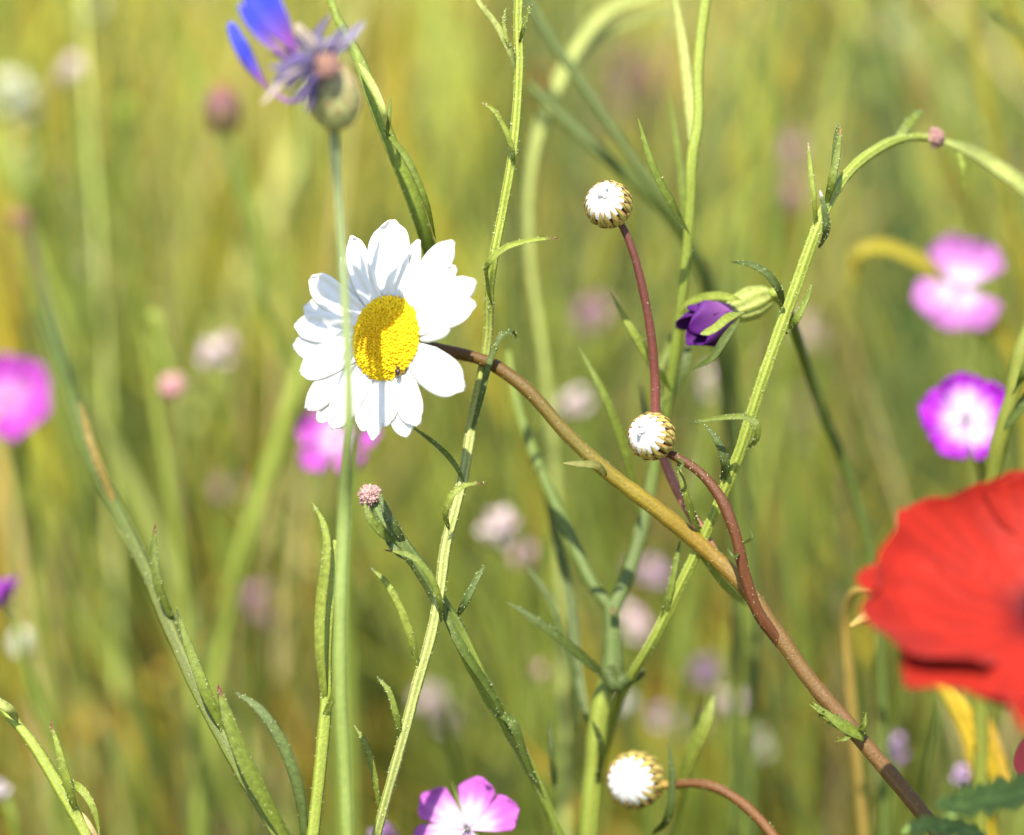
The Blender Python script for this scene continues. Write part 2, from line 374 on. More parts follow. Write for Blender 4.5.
def bud(parent, px, py, dd, axis, rpx, name='bud', squash=1.0):
    """closed daisy bud: striped bracts round a white tuft of folded rays"""
    c = P(px, py, dd); Rr = rpx * PX(dd); ax = nrm(axis); a = nrm(np.cross(ax, [0.1, .2, 1])); b = np.cross(ax, a)
    def sp(th, ph, k=1.0): return c + Rr * k * (math.cos(th) * ax * squash + math.sin(th) * (math.cos(ph) * a + math.sin(ph) * b))
    mb = MB(); ths = np.linspace(math.pi, .6, 16)
    V = [sp(t, p, .93) for t in ths for p in np.linspace(0, 2 * math.pi, 25)[:-1]]
    F = [(i * 24 + j, (i + 1) * 24 + j, (i + 1) * 24 + (j + 1) % 24, i * 24 + (j + 1) % 24) for i in range(15) for j in range(24)]
    mb.add(V, F, BROWN * .6)
    for row, (t0, t1, k0, cnt) in enumerate([(2.3, .78, .95, 17), (2.65, 1.08, .985, 16), (2.95, 1.5, 1.02, 14)]):
        for q in range(cnt):
            ph = (q + .5 * row + random.uniform(-.12, .12)) * 2 * math.pi / cnt; nu, nv = 11, 7; G = np.zeros((nu, nv, 3)); C = np.zeros((nu, nv, 3))
            tt = t1 + random.uniform(-.1, .06); hwid = math.pi / cnt * 1.12
            for i, u in enumerate(np.linspace(0, 1, nu)):
                th = t0 + (tt - t0) * u; wv = np.interp(u, [0, .4, .8, 1], [.8, 1, .62, .08])
                for j, v in enumerate(np.linspace(-1, 1, nv)):
                    G[i, j] = sp(th, ph + v * hwid * wv + .12 * u, k0 + .045 * (1 - v * v) * (1 - .4 * u))
                    edge = max(0, (abs(v) - .5 + .1 * math.sin(q * 5.1 + px)) / .5) ** .9; edge = max(edge, np.clip((u - .84) / .16, 0, 1))
                    C[i, j] = (np.array([.52, .43, .11]) * (1 - u * .12) + np.array([0, .05, 0]) * (1 - u)) * (1 - edge) + np.array([.17, .075, .022]) * edge
            sheet(mb, G, C, Rr * .03)
    o = mb.build(name, M_HEAD, parent)
    mb = MB()                                                           # white folded rays: each a wedge arching to the middle
    V = []; nph = 72; nth = 14
    for i in range(nth):
        th = 1.12 * (1 - i / (nth - 1))
        for j in range(nph):
            ph = j * 2 * math.pi / nph
            lob = .5 + .5 * math.cos(ph * 13 + .7 * math.sin(ph * 2))
            k = .955 + .035 * lob * math.sin(min(1, th) * 2.2) - .03 * math.cos(th) ** 4 + .012 * mnoise.noise(Vector((math.cos(ph) * 4 * th, math.sin(ph) * 4 * th, px)))
            V.append(sp(th, ph, k))
    F = [(i * nph + j, i * nph + (j + 1) % nph, (i + 1) * nph + (j + 1) % nph, (i + 1) * nph + j) for i in range(nth - 1) for j in range(nph)]
    mb.add(V, F, WHITE)
    for q in range(6):                                                  # crumpled tips of the rays
        ph = random.uniform(0, 6.28); th = random.uniform(.05, .85); n = nrm(sp(th, ph) - c)
        d = nrm(c + ax * Rr - sp(th, ph, .9) + rng.normal(size=3) * Rr * .3); bs = sp(th, ph, .93)
        G = petal_grid(bs, bs + d * Rr * .42, n, Rr * .13, ([0, .5, 1], [.5, 1, .6]), bend=.3, cup=-.3, nu=6, nv=5)
        sheet(mb, G, WHITE, Rr * .03)
    mb.build('floret_tuft', M_WHITE, o)
    return o

root = thing('daisy_plant', 'white daisy in full bloom with two closed buds on reddish brown stems', 'daisy', P(960, 860, 0) * [1, 1, 0])
main = [(406, 341.5, 3, 6), (424, 345.5, 7, 6), (447, 351, 10, 6.2), (485, 361, 9, 6.6), (525, 388, 7, 7), (565, 432, 6, 7.2), (605, 470, 6, 7.8), (655, 508, 7, 8.4), (705, 549, 8, 8.6), (745, 588, 6, 8.6), (775, 630, 4, 8.4), (810, 680, 2, 7.9), (850, 727, 0, 7.8), (905, 792, -2, 8), (945, 842, -4, 8.4)]
stem(root, main, [(0, BROWN), (.13, BROWN * [1.2, 1.3, 1]), (.2, BROWN * [1.3, 1.6, 1.1]), (.27, [.125, .085, .016]), (.34, [.15, .12, .02]), (.41, [.23, .175, .02]), (.5, [.22, .14, .018]), (.6, [.145, .085, .022]), (.75, [.15, .08, .027]), (.86, [.145, .08, .027]), (1, [.12, .11, .03])],  # brown pigment; the dark stretch by the head also carries painted shade
     n=150, sides=16, rib=.05, ribs=7, hair=260, hl=.0003, hw=.0001)
stem(root, [(661, 450, 3, 4.2), (676, 457, 2, 4.6), (697, 470, 0, 5), (718, 494, -2, 5.4), (735, 533, -3, 5.8), (745, 575, -2, 6), (758, 612, 0, 6.2), (776, 638, 3, 5.6), (792, 658, 6, 4), (806, 676, 8, 2.5)],
     [(0, [.09, .035, .012]), (.5, [.115, .04, .014]), (1, [.17, .065, .03])], 'side_stem', False, n=70, sides=14, rib=.05, ribs=6, hair=190, hl=.0003, hw=.0001)
stem(root, [(614, 214, 2, 3.6), (622, 226, 2, 3.8), (633, 252, 2, 4), (643, 290, 3, 4.3), (651, 335, 5, 4.6), (655, 380, 8, 4.8), (657, 430, 10, 5), (668, 470, 11, 5.2), (690, 512, 11, 5.4), (716, 556, 9, 5.6)],
     [(0, [.09, .035, .018]), (.35, [.13, .04, .03]), (.6, [.19, .06, .045]), (.8, [.36, .14, .11]), (1, [.28, .14, .07])], 'side_stem', False, n=80, sides=14, rib=.04, ribs=6, hair=150, hl=.0003, hw=.00009)
# flower head
mb = MB(); a_ = nrm(np.cross(D_N, [0, 0, 1])); b_ = np.cross(D_N, a_)
prof = [(-.0075, .0013), (-.0068, .0035), (-.005, .006), (-.003, .0076), (-.0015, .0078), (-.0012, .004)]
V = [D_C + D_N * z + (a_ * math.cos(t) + b_ * math.sin(t)) * r * (1 + .04 * math.cos(t * 18)) for z, r in prof for t in np.linspace(0, 2 * math.pi, 37)[:-1]]
mb.add(V, [(i * 36 + j, i * 36 + (j + 1) % 36, (i + 1) * 36 + (j + 1) % 36, (i + 1) * 36 + j) for i in range(5) for j in range(36)], G_MID)
head = mb.build('flower_head', M_HEAD, root)
mb = MB(); dome_florets(mb, D_C + D_N * .0002, D_N, .0084, .0036, 900, np.array([.80, .46, .004]), np.array([.86, .60, .010]), .00029)
mb.build('disc', M_DISC, head)
# rays: tip px, width px, height of the tip over the disc plane (mm)
RAYS = [(393, 219, 19, .0, .1), (384, 232, 13, 1.0, -.05), (352, 236, 12, .4, .1), (340, 257, 10, -.6, .1), (419, 239, 9, -.5, .05), (455, 241, 12, .6, .12), (457, 267, 14, .2, .1),
        (474, 280, 11, -1.2, .15), (475, 303, 12, -.6, .12), (455, 322, 11, 1.2, .18), (466, 389, 15, .3, .12), (449, 385, 8, -1.5, .1), (420, 426, 12, .6, .1), (406, 438, 12, -.4, .1), (388, 428, 12, .9, .05), (374, 442, 9, .6, .15),
        (362, 432, 11, -.8, .1), (332, 429, 13, .5, .12), (317, 423, 11, -.6, .12), (306, 409, 12, .3, .15), (302, 372, 13, .8, .12), (293, 345, 14, .0, .14), (298, 325, 11, 1.3, .12), (305, 307, 13, .4, .15), (312, 278, 12, .9, .12), (325, 290, 9, -1.2, .1)]
for i, (tx, ty, wpx, lift, bend) in enumerate(RAYS):
    tip = on_daisy(tx, ty, lift * .0006 + .0002); d = nrm(tip - D_C - D_N * np.dot(tip - D_C, D_N))
    base = D_C + d * .0062 + D_N * (-.0012 + .00035 * (i % 3))
    G = petal_grid(base, tip, D_N, wpx * PX() * 1.38, ([0, .15, .42, .62, .74, .84, .91, .96, .985, 1], [.45, .7, .97, 1, .97, .87, .72, .52, .36, .2]), bend=bend, cup=-.10 if i % 2 else .08, groove=.06, ng=2, notch=.012 if i % 3 else .02, round_=.05, nu=34, nv=15, twist=random.uniform(-.12, .12), wave=.012, seed=i)
    C = np.broadcast_to(WHITE, G.shape).copy(); C[:2] *= [.95, 1, .8]
    mb = MB(); sheet(mb, G, C, .00022); mb.build('petal', M_WHITE, head)
bud(root, 608, 204, 0, CV(-.34, .26, .9), 23.5)
bud(root, 651, 436, 0, CV(-.46, .16, .87), 23.5)
# ragged clasping leaf on the stem
mbl = MB()
for (ax_, ay, bx, by, w_) in [(864, 738, 812, 702, 7), (858, 730, 866, 712, 3), (846, 722, 826, 722, 4), (852, 728, 836, 741, 3), (838, 716, 818, 714, 3), (830, 712, 809, 704, 3)]:
    p = spline(W([(ax_, ay, -3), ((ax_ + bx) / 2 + 2, (ay + by) / 2 + 4, -5), (bx, by, -4)]), 12)[:, :3]
    leaf_shape(mbl, p, w_ * PX() * np.interp(np.linspace(0, 1, 12), [0, .4, 1], [.7, 1, .1]), G_MID * 1.1, CV(.2, .4, 1))
    hairs(mbl, p, np.full(12, w_ * PX() * .8), 26, .0006, .00012, G_MID * 1.3)
mbl.build('leaf', M_LEAF, root)
for rows in ([(741, 552, -3), (733, 556, -6), (727, 548, -5)], [(741, 545, -3), (752, 537, -5), (750, 528, -3)], [(676, 458, 0), (682, 466, -4), (677, 471, -4)]):
    leaf(root, rows, G_DARK * 1.3, w=1.6)
leaf(root, [(606, 476, 3), (597, 466, 1), (580, 464, 0), (562, 463, 0)], [.2, .2, .05], w=4.5, base=.9)

r2 = thing('daisy_plant', 'closed white daisy bud low down on a brown stem bending in from the right', 'daisy', P(800, 880, 25) * [1, 1, 0])
stem(r2, [(652, 783, 22, 4), (668, 785, 22, 4.2), (690, 783, 20, 4.6), (712, 786, 18, 5), (738, 800, 16, 5.2), (760, 820, 14, 5.4), (778, 842, 12, 5.6)], [(0, [.16, .10, .02]), (.08, [.34, .22, .03]), (.16, BROWN * 1.4), (1, BROWN * 2)], n=60, rib=.05, hair=60, hl=.0003)
bud(r2, 635, 780, 24, CV(-.36, .04, .93), 28, squash=1.1)

# tiny dark beetle on the daisy disc
mb = MB(); bc = on_daisy(403, 373, .0016); e1 = nrm(np.cross(D_N, RIGHT)); e2 = np.cross(D_N, e1)
bt = thing('beetle', 'tiny black beetle on the lower edge of the yellow daisy disc', 'beetle', bc)
V = [bc + .0006 * (math.cos(t) * math.sin(s) * e1 * 1.3 + math.sin(t) * math.sin(s) * e2 + math.cos(s) * D_N * .8) for s in np.linspace(0.01, math.pi - .01, 9) for t in np.linspace(0, 2 * math.pi, 13)[:-1]]
F12 = [(i * 12 + j, i * 12 + (j + 1) % 12, (i + 1) * 12 + (j + 1) % 12, (i + 1) * 12 + j) for i in range(8) for j in range(12)]
mb.add(V, F12, [.02, .012, .01]); mb.build('body', M_BUG, bt)
mb = MB(); hc = bc + e1 * .00085; mb.add([hc + (np.array(v) - bc) * .5 for v in V], F12, [.015, .01, .01]); mb.build('head', M_BUG, bt)
mb = MB()
for s in (-1, 1):
    for k in (-.0004, 0, .0004):
        q = bc + e1 * k; tube(mb, [q, q + e2 * s * .0007 + D_N * .0001, q + e2 * s * .0011 - D_N * .0006], .00005, [.015, .01, .01], 5)
mb.build('legs', M_BUG, bt)

# ------------------------------------------------------------------ slender in-focus stems
c1 = thing('knapweed_stalk', 'tall pale green leafy stalk rising in focus just beside the daisy', 'stalk', P(370, 880, 0) * [1, 1, 0]); SLIM[c1.name] = 0.72
stem(c1, [(520, -25, 0, 6), (518, 20, 0, 6), (519, 60, 0, 6.3), (516, 120, 0, 6), (511, 165, 0, 6.2), (503, 210, 1, 6.2), (493, 262, 2, 6.4), (489, 300, 7, 6), (488, 335, 10, 6.2), (481, 380, 11, 6.6), (472, 425, 10, 7), (463, 478, 6, 7), (455, 510, 3, 7.2), (446, 545, 2, 7.4), (440, 590, 1, 7.6), (430, 640, 0, 7.4), (417, 685, 0, 7.2), (404, 735, 0, 7), (390, 785, 1, 6.6), (374, 845, 3, 6.4)],
     [(0, G_LITE * 1.1), (.3, G_LITE * 1.1), (.5, G_PALE * .75), (.7, G_PALE * .85), (.85, G_PALE * .75), (1, G_MID)], n=210, sides=24, rib=.13, ribs=5, hair=620, hl=.0005, hw=.00013)
for rows, w, col, tip in [([(516, 78, -1), (509, 50, -3), (497, 26, -4), (480, 4, -5), (470, -10, -5)], 5, G_PALE, None),
                          ([(517, 60, -2), (507, 40, -4), (504, 20, -4), (506, 8, -4)], 2.4, G_LITE, None),
                          ([(514, 165, -2), (512, 148, -4), (503, 125, -5), (492, 109, -5), (481, 103, -4)], 3.6, G_LITE, TIP_RED),
                          ([(519, 45, -2), (524, 25, -3), (528, 12, -2), (532, 4, -1)], 3, G_MID, TIP_RED),
                          ([(492, 306, 5), (487, 282, 0), (489, 262, -6), (503, 249, -5), (522, 242, -4), (542, 239, -3), (560, 238, -2)], 4.2, G_LITE * 1.1, TIP_RED),
                          ([(471, 436, 8), (482, 395, 5), (492, 355, 5), (503, 334, 5), (513, 332, 7), (517, 340, 10)], 4.5, G_BLUE * 1.1, G_DARK),
                          ([(464, 482, 3), (455, 465, 4), (440, 448, 6), (425, 436, 9), (408, 424, 13)], 3.6, G_MID * .9, None),
                          ([(449, 530, -2), (446, 510, -5), (453, 494, -6), (466, 485, -5), (484, 483, -4)], 4.4, G_LITE, TIP_RED),
                          ([(441, 622, -2), (439, 598, -5), (430, 576, -6), (414, 558, -6), (398, 552, -5), (384, 550, -4)], 4.6, G_MID * 1.15, TIP_RED),
                          ([(418, 672, -1), (411, 638, -4), (397, 601, -5), (384, 580, -5), (368, 566, -4)], 5, G_LITE, G_DARK),
                          ([(401, 742, -1), (396, 715, -3), (388, 690, -3), (376, 676, -2)], 4.4, G_MID * 1.1, G_DARK),
                          ([(380, 815, 2), (374, 775, 0), (366, 745, 0), (353, 724, 2)], 4.2, G_LITE * .8, None)]:
    leaf(c1, rows, col, tip, w=w, hair=26, base=.8)

c2 = thing('thistle_bud_plant', 'fuzzy pinkish brown bud on a curved grey green stem below the daisy', 'thistle', P(575, 870, 4) * [1, 1, 0]); SLIM[c2.name] = 0.8
stem(c2, [(374, 503, 0, 7), (383, 518, 0, 9), (398, 540, 0, 10), (418, 565, 2, 9), (436, 595, 5, 9), (455, 625, 8, 9), (475, 668, 10, 10), (500, 715, 12, 9), (530, 768, 16, 7), (562, 840, 22, 6)],
     [(0, G_BLUE * 1.3), (.35, G_BLUE * 1.1), (.5, G_MID * 1.1), (1, G_MID)], n=90, sides=18, rib=.12, ribs=6, hair=200, hl=.0005, hw=.0001, hcol=np.array([.5, .55, .4]))
mb = MB(); tc_ = P(369, 494, -1); pax = CV(-.5, .7, .5); rb = 12 * PX()
dome_florets(mb, tc_ - pax * .001, pax, rb * .8, rb * .9, 90, np.array([.42, .24, .22]), np.array([.36, .22, .20]), .00035)
for _ in range(210):
    d = nrm(rng.normal(size=3) + pax * .9); q = tc_ - pax * .0006
    tube(mb, [q + d * rb * .4, q + d * rb * random.uniform(.85, 1.15)], [.00013, .00008], np.array([.44, .27, .25]) * random.uniform(.6, 1.5), 4)
mb.build('bud', M_HEAD, c2)
for rows, w, col, tip in [([(398, 543, -2), (382, 532, -5), (370, 518, -6), (364, 502, -5)], 6, G_MID, None), ([(405, 545, -2), (394, 525, -4), (384, 506, -4), (379, 492, -3)], 5, G_BLUE, None),
                          ([(412, 560, -2), (398, 552, -4), (389, 542, -3), (388, 527, -1)], 4.4, G_BLUE * 1.1, None), ([(458, 615, 4), (466, 600, 2), (476, 580, 2), (486, 563, 3)], 4.5, G_BLUE * 1.2, G_DARK),
                          ([(440, 598, 5), (458, 640, 3), (490, 690, 6), (520, 750, 14)], 6, G_DARK * 1.6, None), ([(495, 712, 10), (512, 722, 6), (524, 755, 8), (545, 800, 14)], 6, G_DARK * 1.4, None)]:
    leaf(c2, rows, col, tip, w=w, hair=20, base=.9)

c3 = thing('knapweed_stalk', 'green hairy stalk arching over to the upper right with small curled leaves', 'stalk', P(600, 880, 60) * [1, 1, 0]); SLIM[c3.name] = 0.84
stem(c3, [(934, 139, 26, 4), (916, 137, 24, 5), (898, 140, 20, 5.6), (875, 151, 14, 6), (850, 171, 8, 6.2), (829, 201, 3, 6.6), (814, 236, 0, 7), (799, 278, 0, 7.2), (783, 322, 0, 7.4), (767, 367, 0, 7.2), (755, 403, 1, 7.4), (742, 445, 3, 7), (722, 495, 6, 7), (700, 545, 9, 7), (677, 592, 12, 6.6), (653, 640, 16, 6.4), (634, 672, 22, 6), (615, 712, 40, 6), (598, 780, 60, 6), (590, 850, 70, 6)],
     [(0, G_LITE * .9), (.25, G_LITE), (.7, G_LITE * .95), (1, G_MID)], n=170, sides=24, rib=.10, ribs=6, hair=760, hl=.0003, hw=.00013)
for rows, w, col, tip in [([(896, 140, 20), (905, 128, 22), (918, 113, 26), (921, 110, 28)], 6, G_MID, G_DARK), ([(826, 206, 0), (832, 180, -2), (837, 155, -1), (841, 126, 2)], 4.6, G_MID, np.array([.3, .16, .05])),
                          ([(823, 215, 0), (833, 175, 3), (836, 140, 4), (838, 122, 6)], 4, G_DARK * 1.3, G_DARK), ([(816, 235, 0), (814, 200, -3), (810, 165, -2), (808, 142, 0)], 3.2, G_LITE, STRAW),
                          ([(819, 248, -4), (826, 228, -8), (824, 208, -9), (820, 190, -8)], 5, G_BLUE, np.array([.8, .8, .8])),
                          ([(783, 304, -3), (778, 288, -6), (766, 272, -7), (750, 264, -6), (731, 262, -4)], 4.5, G_BLUE, G_DARK), ([(786, 334, -3), (797, 318, -6), (806, 300, -5), (812, 284, -4)], 4, G_MID * 1.2, None),
                          ([(748, 448, -6), (757, 437, -9), (757, 425, -10), (748, 418, -9), (730, 417, -8), (708, 420, -7), (688, 424, -6)], 4, G_MID, G_DARK),
                          ([(722, 482, 4), (725, 462, 0), (718, 442, -1), (704, 424, 0)], 5, G_BLUE, G_DARK), ([(704, 538, 9), (692, 515, 4), (683, 485, 1), (677, 458, 3)], 4.6, G_LITE * .8, None),
                          ([(658, 634, 14), (668, 600, 11), (676, 560, 11), (680, 540, 12)], 4, G_MID, None), ([(700, 555, 8), (735, 595, 16), (765, 612, 24)], 4, G_LITE, None)]:
    leaf(c3, rows, col, tip, w=w, hair=22, base=.8)
mb = MB(); q = P(934, 138, 26)
dome_florets(mb, q, CV(.7, .1, .7), .0017, .0019, 60, np.array([.36, .18, .18]), np.array([.3, .17, .14]), .0004); mb.build('bud', M_HEAD, c3)

c4 = thing('knapweed_stalk', 'thin stalk leaning left whose blurred top carries a small brown bud', 'stalk', P(330, 900, -5) * [1, 1, 0])
stem(c4, [(22, 218, 150, 4), (35, 258, 125, 4.5), (48, 305, 105, 5), (60, 352, 84, 6), (75, 410, 62, 6.4), (95, 465, 46, 7), (122, 520, 32, 7), (150, 578, 20, 7), (178, 645, 10, 8), (210, 712, 3, 8.4), (245, 775, -2, 8.8), (285, 842, -6, 9)],
     [(0, [.10, .06, .03]), (.2, G_DARK), (.35, G_DARK * 1.2), (.6, [.11, .13, .028]), (.75, [.12, .15, .03]), (1, G_MID)], n=130, sides=16, rib=.1, ribs=5, hair=200, hl=.0004, hw=.0001)  # brownish green stalk, its colours darkened further to paint weaker light on it
for rows, w, col, tip in [([(172, 620, 10), (158, 585, 9), (154, 555, 10), (155, 523, 14)], 5, G_MID * .8, TIP_RED), ([(228, 738, -1), (205, 690, -3), (190, 650, -2), (176, 608, 0)], 6, G_MID * 1.1, G_DARK),
                          ([(290, 845, -9), (262, 795, -10), (238, 745, -10), (226, 712, -9), (218, 684, -7)], 9, G_MID, TIP_RED), ([(88, 450, 48), (72, 400, 55), (52, 350, 70), (30, 300, 90)], 6, G_DARK * 1.4, None),
                          ([(115, 505, 33), (90, 440, 36), (80, 400, 42)], 5, [.22, .16, .03], None), ([(306, 850, -4), (296, 780, -8), (278, 735, -9), (255, 705, -8), (232, 691, -6)], 6, G_BLUE * 1.1, G_DARK)]:
    leaf(c4, rows, col, tip, w=w, hair=24, base=.9)
mb = MB(); dome_florets(mb, P(22, 222, 150), CV(-.2, .9, .4), .0022, .003, 60, np.array([.3, .15, .1]), np.array([.25, .13, .09]), .0005); mb.build('bud', M_HEAD, c4)

c5 = thing('knapweed_stalk', 'short leafy green shoot standing next to the blurred cornflower stem', 'stalk', P(305, 880, -2) * [1, 1, 0]); SLIM[c5.name] = 0.85
stem(c5, [(336, 540, -4, 3), (331, 600, -4, 4.5), (327, 660, -4, 5.5), (326, 700, -4, 7), (321, 760, -4, 7.4), (312, 842, -4, 7.4)], [(0, G_LITE * 1.1), (1, G_LITE * .9)], n=60, sides=14, rib=.08, hair=160, hl=.0005, hw=.0001)
leaf(c5, [(326, 705, -6), (320, 655, -8), (321, 600, -8), (326, 560, -8), (324, 525, -7), (312, 502, -6)], G_LITE, None, w=6, hair=40, base=.8)
leaf(c5, [(322, 720, -6), (335, 690, -8), (338, 640, -6), (338, 590, -6)], G_LITE * .9, None, w=4, hair=30, base=.8)

c6 = thing('knapweed_stalk', 'light green stalk with a narrow upright leaf slanting across the lower left corner', 'stalk', P(110, 900, 5) * [1, 1, 0]); SLIM[c6.name] = 0.9
stem(c6, [(-30, 660, 12, 4.5), (0, 704, 9, 5), (30, 740, 6, 6), (58, 785, 4, 7), (92, 845, 2, 7.4)], [(0, G_LITE), (1, G_LITE * .9)], n=60, sides=14, rib=.08, hair=110, hl=.0004, hw=.0001)
leaf(c6, [(76, 815, 1), (68, 785, -2), (60, 755, -3), (50, 720, -2)], G_LITE, TIP_RED, w=4.6, hair=24); leaf(c6, [(60, 785, 2), (80, 788, -2), (92, 805, -3), (100, 838, -2)], G_LITE, None, w=4.4, hair=20)
leaf(c6, [(100, 850, 0), (95, 835, -3), (88, 822, -3), (82, 812, -2)], STRAW, None, w=3)
leaf(c6, [(18, 722, 6), (8, 708, 2), (-4, 700, 2), (-14, 690, 3)], G_PALE, None, w=5)

# ------------------------------------------------------------------ fading blue cornflower in front of the daisy
cf = thing('cornflower', 'fading blue and purple cornflower whose stem crosses in front of the daisy', 'cornflower', P(347, 900, -12) * [1, 1, 0]); SLIM[cf.name] = 0.78
stem(cf, [(333, 122, -44, 6), (334, 136, -42, 7), (337, 180, -40, 5.6), (341, 230, -39, 5.4), (345, 300, -39, 5.6), (348, 360, -39, 5.6), (349, 420, -38, 6), (345, 510, -26, 8.4), (341, 600, -24, 8.6), (341, 690, -22, 8.6), (345, 770, -20, 8.4), (348, 845, -20, 8.4)],
     [(0, G_DARK), (.06, [.24, .28, .14]), (.3, [.27, .33, .13]), (.6, [.24, .31, .08]), (1, G_MID)], n=90, sides=16, rib=.07, ribs=7, hair=150, hl=.0004, hw=.00008)
hax = CV(-.18, .96, .15); hcn = P(334, 100, -44); ha = nrm(np.cross(hax, FWD)); hb = np.cross(hax, ha); kx = PX(-44)
def hpt(z, r, t): return hcn + hax * z * kx + (ha * math.cos(t) + hb * math.sin(t)) * r * kx
mb = MB(); zs = np.linspace(-30, 26, 14); rs = np.interp(zs, [-30, -24, -12, 0, 14, 26, 34], [6, 15, 22, 24, 22, 16, 12])
V = [hpt(z, r * .94, t) for z, r in zip(zs, rs) for t in np.linspace(0, 2 * math.pi, 25)[:-1]]
mb.add(V, [(i * 24 + j, i * 24 + (j + 1) % 24, (i + 1) * 24 + (j + 1) % 24, (i + 1) * 24 + j) for i in range(13) for j in range(24)], [.2, .2, .07])
for row in range(6):
    for q in range(11):
        t = (q + .5 * (row % 2)) * 2 * math.pi / 11 + random.uniform(-.08, .08); z0 = -29 + row * 8.5; nu, nv = 8, 7; G = np.zeros((nu, nv, 3)); C = np.zeros((nu, nv, 3))
        for i, u in enumerate(np.linspace(0, 1, nu)):
            z = z0 + u * 22; rr = np.interp(z, [-30, -24, -12, 0, 14, 26, 34, 46], [6, 15, 22, 24, 22, 16, 12, 9]) + 1.0 + u * 1.2
            wv = .36 * np.interp(u, [0, .5, .85, 1], [.8, 1, .6, .06])
            for j, v in enumerate(np.linspace(-1, 1, nv)):
                G[i, j] = hpt(z, rr + 1.2 * (1 - v * v), t + v * wv)
                e = np.clip(max(abs(v) - .45, (u - .55) * 1.4) * 2.6, 0, 1)
                C[i, j] = np.array([.38, .42, .16]) * (1 - e) + (np.array([.34, .15, .13]) if row > 2 else np.array([.20, .12, .05])) * e
        sheet(mb, G, C, .00012)
inv = mb.build('involucre', M_HEAD, cf)
def floret(parent, a, mid, b, w0, w1, c0, c1_, name='floret', trumpet=0):
    s = spline(W([a, mid, b]), 16)[:, :3]; k = PX(a[2]); u = np.linspace(0, 1, 16)
    mb = MB()
    if trumpet:
        tube(mb, s, np.interp(u, [0, .45, 1], [w0, w0 * 1.2, w1]) * k, colgrad(16, [(0, c0), (.5, c0 * .6 + c1_ * .4), (1, c1_)]), 12)
        t = nrm(s[-1] - s[-4]); e = nrm(np.cross(t, FWD)); f = np.cross(t, e)
        for q in range(6):
            an = q * math.pi / 3; o = e * math.cos(an) + f * math.sin(an)
            G = petal_grid(s[-1] + o * w1 * k * .6, s[-1] + o * w1 * k * 1.15 + t * w1 * k * 1.3, o - t * .2, w1 * k * .8, ([0, .5, .8, 1], [.8, 1.1, .9, .45]), bend=.15, nu=7, nv=5); sheet(mb, G, c1_, .0001)
    else:
        leaf_shape(mb, s, w1 * k * np.interp(u, [0, .3, .7, 1], [.45, .8, 1, .25]), colgrad(16, [(0, c0), (1, c1_)]), CV(random.uniform(-.3, .3), .3, 1), .3, .3)
    return mb.build(name, M_PETAL, parent)
VIO = np.array([.12, .085, .24]); LAV = np.array([.27, .23, .36]); BLUE = np.array([.07, .09, .75]); CREAM = np.array([.62, .52, .45])
for (tx, ty, dz, w1, c) in [(268, 68, -42, 7, VIO * 1.1), (272, 84, -46, 6, VIO), (284, 92, -40, 7, VIO * .8), (262, 104, -48, 6, CREAM), (298, 104, -46, 7, VIO), (312, 106, -50, 6, VIO * .9), (270, 54, -36, 7, VIO), (280, 40, -34, 7, VIO * .8), (295, 24, -36, 6, CREAM * [1, 1, .8]),
                           (330, 14, -36, 6, VIO * .8), (346, 26, -42, 6, VIO), (364, 22, -42, 6, LAV), (352, 50, -38, 5, VIO * .5), (308, 30, -34, 6, VIO), (290, 60, -50, 7, VIO * 1.3), (300, 78, -52, 7, VIO), (305, 48, -46, 6, LAV * .8), (336, 40, -48, 6, LAV * .9)]:
    dz -= 5; jx, jy = random.uniform(-7, 7), random.uniform(-6, 6)
    floret(cf, (322 + jx * .6, 62 + jy * .6, -45), ((322 + tx) / 2 - 4 + jx, (62 + ty) / 2 - 4 + jy, (dz - 48) / 2), (tx, ty, dz), 4, w1 * random.uniform(.55, .85), LAV * .7, c * random.uniform(.6, 1.2))
    if c is not CREAM and tx < 310: floret(cf, (320 - jx * .6, 64 - jy * .6, -47), ((322 + tx) / 2 + 4 - jy, (62 + ty) / 2 + 3 + jx, (dz - 50) / 2), (tx + 7 + jy, ty + jx * 1.4, dz - 4), 4, w1 * .62, LAV * .6, c * random.uniform(.5, 1.1))
for a_1, m_1, b_1, h_1 in [((300, 56, -45), (276, 26, -46), (246, -16, -46), 13), ((298, 50, -44), (282, 22, -44), (262, -20, -43), 10), ((294, 62, -47), (262, 36, -48), (240, 4, -49), 6), ((268, 90, -40), (248, 62, -41), (230, 22, -41), 7), ((270, 92, -41), (254, 68, -42), (240, 36, -43), 6)]:
    s_ = spline(W([a_1, m_1, b_1]), 18)[:, :3]; mb = MB()
    leaf_shape(mb, s_, h_1 * kx * np.interp(np.linspace(0, 1, 18), [0, .25, .5, .8, .95, 1], [.15, .45, .9, 1, .7, .2]), colgrad(18, [(0, [.22, .12, .28]), (.25, [.30, .09, .42]), (.5, [.15, .09, .52]), (.7, BLUE * .8), (1, BLUE * .9)]), CV(random.uniform(-.3, .1), .1, 1), .1, .4)
    mb.build('floret', M_PETAL, cf)
floret(cf, (318, 66, -44), (306, 62, -44), (294, 50, -45), 4, 4, LAV * .6, np.array([.34, .14, .36]))
floret(cf, (318, 80, -42), (292, 102, -40), (267, 88, -40), 3, 3, LAV * .6, np.array([.34, .14, .36]))
mb = MB(); dome_florets(mb, P(327, 67, -51), CV(-.2, .5, .85), 11 * kx, 7 * kx, 70, np.array([.27, .15, .09]), np.array([.20, .10, .09]), .0006); mb.build('floret_base', M_HEAD, cf)
cb = thing('cornflower', 'blurred closed cornflower bud, purplish brown, left of the blue cornflower', 'cornflower', P(330, 900, 150) * [1, 1, 0])
